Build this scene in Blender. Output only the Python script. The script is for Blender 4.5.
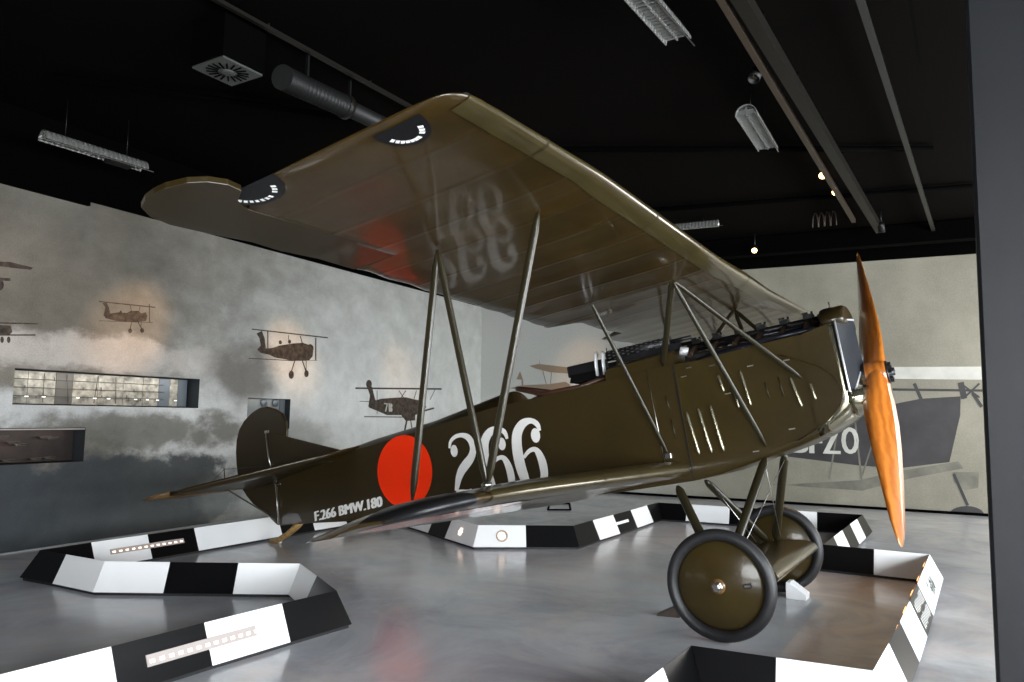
import bpy, bmesh, math, random, json
from mathutils import Vector, Matrix
random.seed(7)
for o in list(bpy.data.objects): bpy.data.objects.remove(o)
scene = bpy.context.scene
COL = scene.collection

# ------------------------------------------------------------------ camera, exposure, world, big lights
cam_d = bpy.data.cameras.new('camera'); cam = bpy.data.objects.new('camera', cam_d); COL.objects.link(cam)
YAW, PITCH, ROLL, FPX = math.radians(-31.47264544), math.radians(5.66894283), math.radians(0.89012902), 753.063
_f = Vector((math.sin(YAW)*math.cos(PITCH), math.cos(YAW)*math.cos(PITCH), math.sin(PITCH)))
_r = Vector((math.cos(YAW), -math.sin(YAW), 0)); _u = _r.cross(_f)
_r2 = _r*math.cos(ROLL) + _u*math.sin(ROLL); _u2 = _u*math.cos(ROLL) - _r*math.sin(ROLL)
cam.matrix_world = Matrix(((_r2.x, _u2.x, -_f.x, 1.48568781), (_r2.y, _u2.y, -_f.y, -6.00937736), (_r2.z, _u2.z, -_f.z, 1.46951978), (0, 0, 0, 1)))
cam_d.sensor_width = 36; cam_d.lens = FPX/1024*36; cam_d.clip_start = 0.05; cam_d.clip_end = 100
scene.camera = cam
scene.view_settings.view_transform = 'Standard'; scene.view_settings.look = 'None'
scene.view_settings.gamma = 1; scene.view_settings.use_curve_mapping = False
scene.view_settings.exposure = 0.45
w = bpy.data.worlds.new('world'); scene.world = w; w.use_nodes = True
w.node_tree.nodes['Background'].inputs[0].default_value = (0.75, 0.88, 1, 1)
w.node_tree.nodes['Background'].inputs[1].default_value = 0.3

def area(name, loc, target, sx, sy, power, color=(1, 1, 1), spread=180):
    d = bpy.data.lights.new(name, 'AREA'); d.shape = 'RECTANGLE'; d.size = sx; d.size_y = sy; d.energy = power; d.color = color
    d.spread = math.radians(spread)
    o = bpy.data.objects.new(name, d); COL.objects.link(o); o.location = loc
    o.rotation_euler = (Vector(target)-Vector(loc)).to_track_quat('-Z', 'Y').to_euler(); return o
# daylight coming in at the two glazed sides of the hall (behind the viewer and to the right)
area('daylight_right', (6.9, -2.0, 1.75), (-7, -2.0, .9), 8.0, 2.6, 950, (0.90, 0.96, 1.0))
area('daylight_front', (4.6, -10.4, 1.7), (1.0, 0, 1.2), 6.6, 2.6, 1080, (0.95, 0.98, 1.0))
area('daylight_back_right', (4.6, 7.0, 2.2), (-4, 6.5, 2.0), 3.0, 2.6, 210, (1.0, 0.97, 0.92))

# ------------------------------------------------------------------ helpers
def tag(o, label=None, cat=None, group=None, kind=None):
    if label: o['label'] = label
    if cat: o['category'] = cat
    if group: o['group'] = group
    if kind: o['kind'] = kind
    return o
def empty(name, loc=(0, 0, 0), label=None, cat=None, group=None, rot=(0, 0, 0)):
    o = bpy.data.objects.new(name, None); COL.objects.link(o); o.location = loc; o.rotation_euler = rot
    o.empty_display_size = .1
    return tag(o, label, cat, group)
class MB:
    def __init__(s): s.v = []; s.f = []; s.m = []; s.sm = []; s.xf = None
    def add(s, vs, fs, mi=0, smooth=False):
        n = len(s.v); s.v += [tuple(v) for v in vs]
        s.f += [tuple(n+i for i in f) for f in fs]; s.m += [mi]*len(fs); s.sm += [smooth]*len(fs)
        return s
    def box(s, c, d, R=None, mi=0):
        vs = []
        for x in (-1, 1):
            for y in (-1, 1):
                for z in (-1, 1):
                    p = Vector((x*d[0]/2, y*d[1]/2, z*d[2]/2))
                    if R: p = R @ p
                    vs.append(p+Vector(c))
        return s.add(vs, [(0, 1, 3, 2), (4, 6, 7, 5), (0, 4, 5, 1), (2, 3, 7, 6), (0, 2, 6, 4), (1, 5, 7, 3)], mi)
    def tube(s, pts, r, n=10, mi=0, closed=False, ry=None, up=None, cap=True):
        """sweep a circle (or an ellipse r x ry with the long axis along up) along pts"""
        pts = [Vector(p) for p in pts]; N = len(pts); rr = r if isinstance(r, (list, tuple)) else [r]*N
        rings = []
        for i, p in enumerate(pts):
            a = pts[(i-1) % N] if (closed or i > 0) else p; b = pts[(i+1) % N] if (closed or i < N-1) else p
            t = (b-a).normalized()
            ref = Vector(up) if up else (Vector((0, 0, 1)) if abs(t.z) < .9 else Vector((1, 0, 0)))
            x = (ref-t*ref.dot(t)).normalized(); y = t.cross(x)
            q = rr[i]*ry if ry else rr[i]
            rings.append([p+x*math.cos(k*2*math.pi/n)*rr[i]+y*math.sin(k*2*math.pi/n)*q for k in range(n)])
        return s.loft(rings, mi, closed=closed, cap=cap)
    def loft(s, rings, mi=0, closed=False, cap=True, smooth=True, ringclosed=True):
        n = len(rings[0]); N = len(rings); vs = [p for r in rings for p in r]; fs = []
        for i in range(N if closed else N-1):
            j = (i+1) % N
            for k in range(n if ringclosed else n-1):
                l = (k+1) % n
                fs.append((i*n+k, i*n+l, j*n+l, j*n+k))
        s.add(vs, fs, mi, smooth)
        if cap and not closed and ringclosed:
            s.add(rings[0], [tuple(range(n))[::-1]], mi); s.add(rings[-1], [tuple(range(n))], mi)
        return s
    def lathe(s, prof, c, axis, n=32, mi=0, smooth=True, closed=False):
        """prof: list of (radius, height along axis)"""
        ax = Vector(axis).normalized(); x = ax.orthogonal().normalized(); y = ax.cross(x); c = Vector(c)
        rings = [[c+ax*h+(x*math.cos(k*2*math.pi/n)+y*math.sin(k*2*math.pi/n))*r for k in range(n)] for r, h in prof]
        return s.loft(rings, mi, smooth=smooth, cap=not closed, closed=closed)
    def prism(s, poly, off, mi=0):
        """poly of 3D points extruded by the vector off"""
        n = len(poly); a = [Vector(p) for p in poly]; b = [p+Vector(off) for p in a]
        s.add(a+b, [tuple(range(n))[::-1], tuple(range(n, 2*n))]+[(i, (i+1) % n, n+(i+1) % n, n+i) for i in range(n)], mi); return s
    def build(s, name, mats, parent=None, bevel=0, recalc=True):
        me = bpy.data.meshes.new(name); me.from_pydata(s.v, [], s.f)
        for m in (mats if isinstance(mats, (list, tuple)) else [mats]): me.materials.append(m)
        for p, mi, sm in zip(me.polygons, s.m, s.sm): p.material_index = mi; p.use_smooth = sm
        bm = bmesh.new(); bm.from_mesh(me)
        bmesh.ops.remove_doubles(bm, verts=bm.verts, dist=1e-5)
        if recalc: bmesh.ops.recalc_face_normals(bm, faces=bm.faces)
        bm.to_mesh(me); bm.free(); me.validate()
        o = bpy.data.objects.new(name, me); COL.objects.link(o)
        if parent: o.parent = parent
        if bevel:
            b = o.modifiers.new('bevel', 'BEVEL'); b.width = bevel; b.segments = 2; b.limit_method = 'ANGLE'
        return o
def copy_tree(o, parent=None):
    c = o.copy(); COL.objects.link(c); c.parent = parent
    for ch in [x for x in bpy.data.objects if x.parent == o and x != c]: copy_tree(ch, c)
    return c
def text_mesh(txt, size=1.0):
    cu = bpy.data.curves.new('txt', 'FONT'); cu.body = txt; cu.size = size; cu.resolution_u = 3
    o = bpy.data.objects.new('txt', cu); COL.objects.link(o)
    dg = bpy.context.evaluated_depsgraph_get(); me = bpy.data.meshes.new_from_object(o.evaluated_get(dg))
    vs = [tuple(v.co) for v in me.vertices]; fs = [tuple(p.vertices) for p in me.polygons]
    bpy.data.objects.remove(o); bpy.data.curves.remove(cu); bpy.data.meshes.remove(me)
    return vs, fs
def stroke(pts):
    """variable width ribbon (x, y, half width) -> quads in 2D, finely resampled"""
    P = []
    for i in range(len(pts)-1):
        p0 = pts[max(i-1, 0)]; p1 = pts[i]; p2 = pts[i+1]; p3 = pts[min(i+2, len(pts)-1)]
        for k in range(4):
            t = k/4; P.append([.5*((2*b)+(-a+c)*t+(2*a-5*b+4*c-d)*t*t+(-a+3*b-3*c+d)*t**3) for a, b, c, d in zip(p0, p1, p2, p3)])
    P.append(list(pts[-1])); P = [[x, y, w_*1.22] for x, y, w_ in P]; L = []
    for i, p in enumerate(P):
        a = P[max(i-1, 0)]; b = P[min(i+1, len(P)-1)]; dx, dy = b[0]-a[0], b[1]-a[1]; n = math.hypot(dx, dy) or 1
        L.append(((p[0]-dy/n*p[2], p[1]+dx/n*p[2]), (p[0]+dy/n*p[2], p[1]-dx/n*p[2])))
    return L

# ------------------------------------------------------------------ materials
def mat(name, col, rough=.5, metal=0, coat=0, coat_r=.05, emit=None, es=0, spec=.5):
    m = bpy.data.materials.new(name); m.use_nodes = True; b = m.node_tree.nodes['Principled BSDF']
    b.inputs['Base Color'].default_value = (*col, 1); b.inputs['Roughness'].default_value = rough; b.inputs['Metallic'].default_value = metal
    b.inputs['Coat Weight'].default_value = coat; b.inputs['Coat Roughness'].default_value = coat_r
    b.inputs['Specular IOR Level'].default_value = spec
    if emit: b.inputs['Emission Color'].default_value = (*emit, 1); b.inputs['Emission Strength'].default_value = es
    return m
class N:
    """tiny node helper"""
    def __init__(s, m): s.t = m.node_tree; s.b = s.t.nodes['Principled BSDF']
    def n(s, ty, **kw):
        x = s.t.nodes.new(ty)
        for k, v in kw.items():
            if k.startswith('_'): x.inputs[k[1:].replace('_', ' ')].default_value = v
            else: setattr(x, k, v)
        return x
    def l(s, a, b): s.t.links.new(a, b)
    def coords(s, scale=(1, 1, 1), loc=(0, 0, 0), kind='Object'):
        c = s.n('ShaderNodeTexCoord'); mp = s.n('ShaderNodeMapping'); mp.inputs['Scale'].default_value = scale; mp.inputs['Location'].default_value = loc
        s.l(c.outputs[kind], mp.inputs[0]); return mp.outputs[0]
    def noise(s, vec, scale, detail=5, rough=.55, dist=0):
        x = s.n('ShaderNodeTexNoise'); x.inputs['Scale'].default_value = scale; x.inputs['Detail'].default_value = detail
        x.inputs['Roughness'].default_value = rough; x.inputs['Distortion'].default_value = dist; s.l(vec, x.inputs['Vector']); return x.outputs['Fac']
    def ramp(s, fac, stops):
        x = s.n('ShaderNodeValToRGB'); e = x.color_ramp.elements
        while len(e) < len(stops): e.new(.5)
        for q, (p, c) in zip(e, stops): q.position = p; q.color = (*c, 1) if len(c) == 3 else c
        s.l(fac, x.inputs[0]); return x.outputs[0]
    def math(s, op, a, b=None, clamp=False):
        x = s.n('ShaderNodeMath', operation=op); x.use_clamp = clamp
        for i, v in enumerate((a, b)):
            if v is None: continue
            if isinstance(v, (int, float)): x.inputs[i].default_value = v
            else: s.l(v, x.inputs[i])
        return x.outputs[0]
    def mix(s, fac, a, b, ty='MIX'):
        x = s.n('ShaderNodeMix', data_type='RGBA', blend_type=ty)
        for i, v in ((0, fac), (6, a), (7, b)):
            if isinstance(v, (int, float)): x.inputs[i].default_value = v
            elif isinstance(v, tuple): x.inputs[i].default_value = (*v, 1)
            else: s.l(v, x.inputs[i])
        return x.outputs[2]
    def bump(s, h, strength=.2, dist=.01):
        x = s.n('ShaderNodeBump'); x.inputs['Strength'].default_value = strength; x.inputs['Distance'].default_value = dist
        s.l(h, x.inputs['Height']); s.l(x.outputs[0], s.b.inputs['Normal']); return x

def variegate(m, col, amt=.25, scale=3, bump=0, bscale=40, bdist=.005):
    k = N(m); v = k.coords(); f = k.noise(v, scale, 6)
    k.l(k.ramp(f, [(.3, tuple(c*(1-amt) for c in col)), (.7, tuple(min(1, c*(1+amt)) for c in col))]), k.b.inputs['Base Color'])
    if bump: k.bump(k.noise(v, bscale, 4), bump, bdist)
    return m
OLIVE = (.022, .0145, .004)
fab = variegate(mat('olive_dope', OLIVE, .32, 0, .3, .06, spec=.35), OLIVE, .15, 2)
wingm = mat('olive_wing_fabric', (.033, .0195, .0045), .28, 0, .5, .06); variegate(wingm, (.033, .0195, .0045), .3, 3)
k = N(wingm); v = k.coords(); wv = k.n('ShaderNodeTexWave', wave_type='BANDS', bands_direction='Y'); wv.inputs['Scale'].default_value = .9
k.l(v, wv.inputs['Vector']); wv.inputs['Distortion'].default_value = .6; wv.inputs['Detail'].default_value = 2
mx = k.math('ADD', k.math('MULTIPLY', wv.outputs['Fac'], .5), k.math('MULTIPLY', k.noise(v, 2.2, 3), .8)); mx = k.math('ADD', mx, k.math('MULTIPLY', k.math('POWER', wv.outputs['Fac'], 40.0), .35)); k.bump(mx, .35, .02)
fusem = mat('olive_fuselage_fabric', (.027, .0175, .0042), .34, 0, .12, .10, spec=.3); variegate(fusem, (.027, .0175, .0042), .12, 1.5)
cowlm = mat('olive_cowl_metal', (.033, .022, .0045), .3, 0, .2, .06, spec=.22); variegate(cowlm, (.031, .021, .0055), .1, 4)
lightolive = mat('olive_leading_edge', (.036, .027, .0085), .28, 0, .6, .08); variegate(lightolive, (.036, .027, .0085), .2, 6)
strutm = mat('olive_strut_enamel', (.019, .0155, .0065), .34, 0, .2, .2, spec=.4)
brownish = mat('worn_brown_olive', (.11, .06, .02), .35, 0, .5, .1); variegate(brownish, (.11, .06, .02), .4, 8)
alum = mat('polished_nose_metal', (.30, .28, .20), .14, .9); variegate(alum, (.30, .28, .20), .2, 5)
steel = mat('bright_steel', (.6, .6, .58), .3, 1)
louvm = mat('louvre_edge_metal', (.30, .28, .20), .25, .8)
black = mat('black_iron', (.005, .005, .0055), .45, .3)
gunm = mat('gun_black', (.02, .02, .022), .38, .6)
whitepad = mat('pale_metal_pad', (.65, .66, .68), .3, .3)
radc = mat('radiator_core', (.008, .011, .016), .6, .2)
k = N(radc); v = k.coords(); vo = k.n('ShaderNodeTexVoronoi'); vo.inputs['Scale'].default_value = 90; k.l(v, vo.inputs['Vector']); k.bump(vo.outputs['Distance'], .5, .003)
white_p = mat('white_paint', (.90, .89, .86), .45)
red_p = mat('orange_red_paint', (.95, .034, .002), .5, spec=.2)
red_g = mat('glossy_orange_red_paint', (.55, .04, .01), .3, 0, 1, .12)
rubber = mat('tyre_rubber', (.012, .0125, .014), .5); variegate(rubber, (.013, .013, .0145), .3, 12)
leather = mat('cockpit_leather', (.05, .017, .009), .5)
exh = mat('blued_exhaust', (.012, .013, .02), .3, .6)
engm = mat('engine_bronze', (.05, .03, .02), .4, .6)
wood = mat('propeller_wood', (.55, .22, .05), .3, 0, .9, .05)
k = N(wood); v = k.coords((1, 1, 1)); wv = k.n('ShaderNodeTexWave', wave_type='BANDS', bands_direction='X'); wv.inputs['Scale'].default_value = 7; wv.inputs['Distortion'].default_value = 5; wv.inputs['Detail'].default_value = 3
k.l(v, wv.inputs['Vector']); k.l(k.ramp(wv.outputs['Fac'], [(.1, (.36, .10, .012)), (.9, (.48, .155, .022))]), k.b.inputs['Base Color'])
skidw = mat('ash_wood', (.28, .16, .05), .5); variegate(skidw, (.28, .17, .06), .4, 20)
panw = mat('barrier_white', (.86, .87, .88), .35)
pank = mat('barrier_black', (.003, .003, .0035), .3, spec=.2)
plinth = mat('barrier_plinth', (.008, .008, .009), .6)
stripm = mat('light_strip_housing', (.42, .37, .35), .35)
ledm = mat('light_strip_lamp', (1, .8, .65), .4, emit=(1, .72, .55), es=1.6)
warmm = mat('warm_lamp', (1, .7, .4), .4, emit=(1, .42, .14), es=4)
bulbm = mat('spot_bulb', (1, .8, .5), .4, emit=(1, .56, .20), es=7)
ceilm = mat('ceiling_black', (.002, .0015, .0012), .9, spec=.04)
k = N(ceilm); v = k.coords(); br = k.n('ShaderNodeTexBrick'); br.inputs['Scale'].default_value = 1; br.inputs['Brick Width'].default_value = 2.4; br.inputs['Row Height'].default_value = 1.2
br.inputs['Mortar Size'].default_value = .012; br.inputs['Color1'].default_value = (.0020, .0013, .0010, 1); br.inputs['Color2'].default_value = (.0014, .0010, .0008, 1); br.inputs['Mortar'].default_value = (.0004, .0004, .0004, 1)
k.l(v, br.inputs['Vector']); k.l(br.outputs['Color'], k.b.inputs['Base Color'])
blackm = mat('black_frieze', (.0006, .0006, .0006), .9, spec=.03)
fixm = mat('fixture_metal', (.42, .42, .40), .25, .7)
k = N(fixm); v = k.coords(); wv = k.n('ShaderNodeTexWave', wave_type='BANDS', bands_direction='Y'); wv.inputs['Scale'].default_value = 6; k.l(v, wv.inputs['Vector']); k.bump(wv.outputs['Fac'], .6, .01)
railm = mat('rail_dark', (.010, .009, .007), .45, .2, spec=.3)
ductm = mat('duct_black', (.010, .010, .010), .5, .2)
ventm = mat('vent_grey', (.055, .06, .055), .5)
pillarm = mat('dark_grey_partition', (.0065, .0075, .009), .5, spec=.25); variegate(pillarm, (.0065, .0075, .009), .15, 2)
# polished concrete floor
floorm = mat('polished_concrete', (.2, .2, .2), .2, spec=.5)
k = N(floorm); v = k.coords(); n1 = k.noise(v, .9, 9, .66, .8); n2 = k.noise(v, 2.3, 6, .6); c1 = k.ramp(n1, [(.30, (.31, .335, .38)), (.5, (.48, .50, .535)), (.72, (.62, .63, .66))])
c2 = k.mix(k.ramp(n2, [(.5, (0, 0, 0)), (.72, (.55, .55, .55))]), c1, (.60, .51, .48)); k.l(c2, k.b.inputs['Base Color'])
k.l(k.ramp(k.noise(v, 1.6, 6), [(.3, (.13,)*3), (.7, (.26,)*3)]), k.b.inputs['Roughness'])
k.bump(k.noise(v, 3, 4), .05, .01)

# mural print (cloud photograph) on the left wall; object coordinates: x along the wall, z up
mural = mat('cloud_mural_print', (.4, .4, .4), .55, spec=.3)
k = N(mural); v = k.coords(); dist = k.noise(v, 1.1, 6, .6)
base = k.ramp(k.noise(k.coords((.6, 1, 1.3)), .9, 7, .6, .3), [(.3, (.115, .105, .085)), (.7, (.22, .205, .175))])
def blob(cx, cz, rx, rz, soft=.5, wob=.5):
    """soft noisy ellipse mask in wall coordinates"""
    mp = k.coords((1/rx, 0, 1/rz), (-cx/rx, 0, -cz/rz)); g = k.n('ShaderNodeVectorMath', operation='LENGTH'); k.l(mp, g.inputs[0])
    nn = k.noise(k.coords((1, 1, 1.5), (cx*3.1, 0, cz*1.7)), 1.7, 7, .62)
    d = k.math('ADD', g.outputs['Value'], k.math('MULTIPLY', k.math('SUBTRACT', nn, .5), wob*3))
    mr = k.n('ShaderNodeMapRange', interpolation_type='SMOOTHSTEP'); mr.inputs[1].default_value = 1-soft; mr.inputs[2].default_value = 1+soft; mr.inputs[3].default_value = 1; mr.inputs[4].default_value = 0
    k.l(d, mr.inputs[0]); return mr.outputs[0]
c = base
for cx, cz, rx, rz, so, wo, col, a in [
    (7.5, 2.0, 4.2, 2.4, .7, .25, (.62, .64, .62), 1), (5.4, 1.2, 2.6, 1.6, .7, .4, (.70, .72, .71), .9),
    (1.0, 2.10, 2.0, .20, .35, 1.0, (.52, .49, .46), .85), (.5, 1.50, 3.0, .26, .4, .9, (.56, .57, .57), .85), (2.6, 1.25, 1.3, .55, .35, 1.0, (.60, .61, .60), .85), (3.6, .75, .8, .35, .35, 1.0, (.46, .48, .47), .8),
    (1.5, 1.22, 1.5, .22, .35, 1.0, (.13, .125, .105), .85), (4.2, 1.05, .7, .25, .5, .9, (.24, .23, .20), .5),
    (-.8, .35, 2.6, .72, .18, .45, (.045, .052, .058), 1), (1.7, .38, 1.3, .60, .15, .55, (.055, .062, .065), .97), (3.2, .35, .8, .35, .5, .6, (.22, .24, .23), .7),
    (3.05, 1.95, .55, .40, .6, .6, (.16, .15, .135), .9)]:
    c = k.mix(k.math('MULTIPLY', blob(cx, cz, rx, rz, so, wo), a), c, col)
c = k.mix(1.0, c, k.ramp(k.noise(v, 2.6, 9, .68, .2), [(.3, (.84,)*3), (.7, (1.15,)*3)]), 'MULTIPLY'); gr = k.ramp(k.noise(v, 60, 4, .7), [(.3, (.82,)*3), (.7, (1.12,)*3)]); c = k.mix(1.0, c, gr, 'MULTIPLY'); k.l(c, k.b.inputs['Base Color'])
backmural = mat('grainy_grey_mural_print', (.3, .3, .27), .6, spec=.3)
k = N(backmural); v = k.coords(); b0 = k.ramp(k.noise(v, .8, 8, .65), [(.3, (.19, .18, .14)), (.7, (.30, .285, .23))])
mp = k.coords((1, 0, 0)); sx = k.n('ShaderNodeSeparateXYZ'); k.l(mp, sx.inputs[0])
mr = k.n('ShaderNodeMapRange', interpolation_type='SMOOTHSTEP'); mr.inputs[1].default_value = 1.5; mr.inputs[2].default_value = 5.5; k.l(sx.outputs[0], mr.inputs[0])
b1 = k.mix(mr.outputs[0], (.60, .61, .58), b0); sp = k.ramp(k.noise(v, 45, 5, .8), [(.35, (.82,)*3), (.62, (1.05,)*3), (.74, (1.5,)*3)])
k.l(k.mix(1.0, b1, sp, 'MULTIPLY'), k.b.inputs['Base Color'])
ink = mat('mural_ink_brown', (.045, .035, .026), .55, spec=.3); variegate(ink, (.055, .042, .032), .8, 14)
ink2 = mat('mural_ink_grey', (.03, .028, .030), .55, spec=.3); variegate(ink2, (.036, .034, .036), .35, 2)
inkl = mat('mural_ink_pale', (.50, .50, .46), .55, spec=.3); variegate(inkl, (.50, .50, .46), .15, 3)
inkm = mat('mural_ink_mid', (.13, .125, .10), .55, spec=.3); variegate(inkm, (.14, .135, .11), .35, 3)
inkt = mat('mural_ink_tan', (.30, .23, .16), .55, spec=.3)

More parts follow.
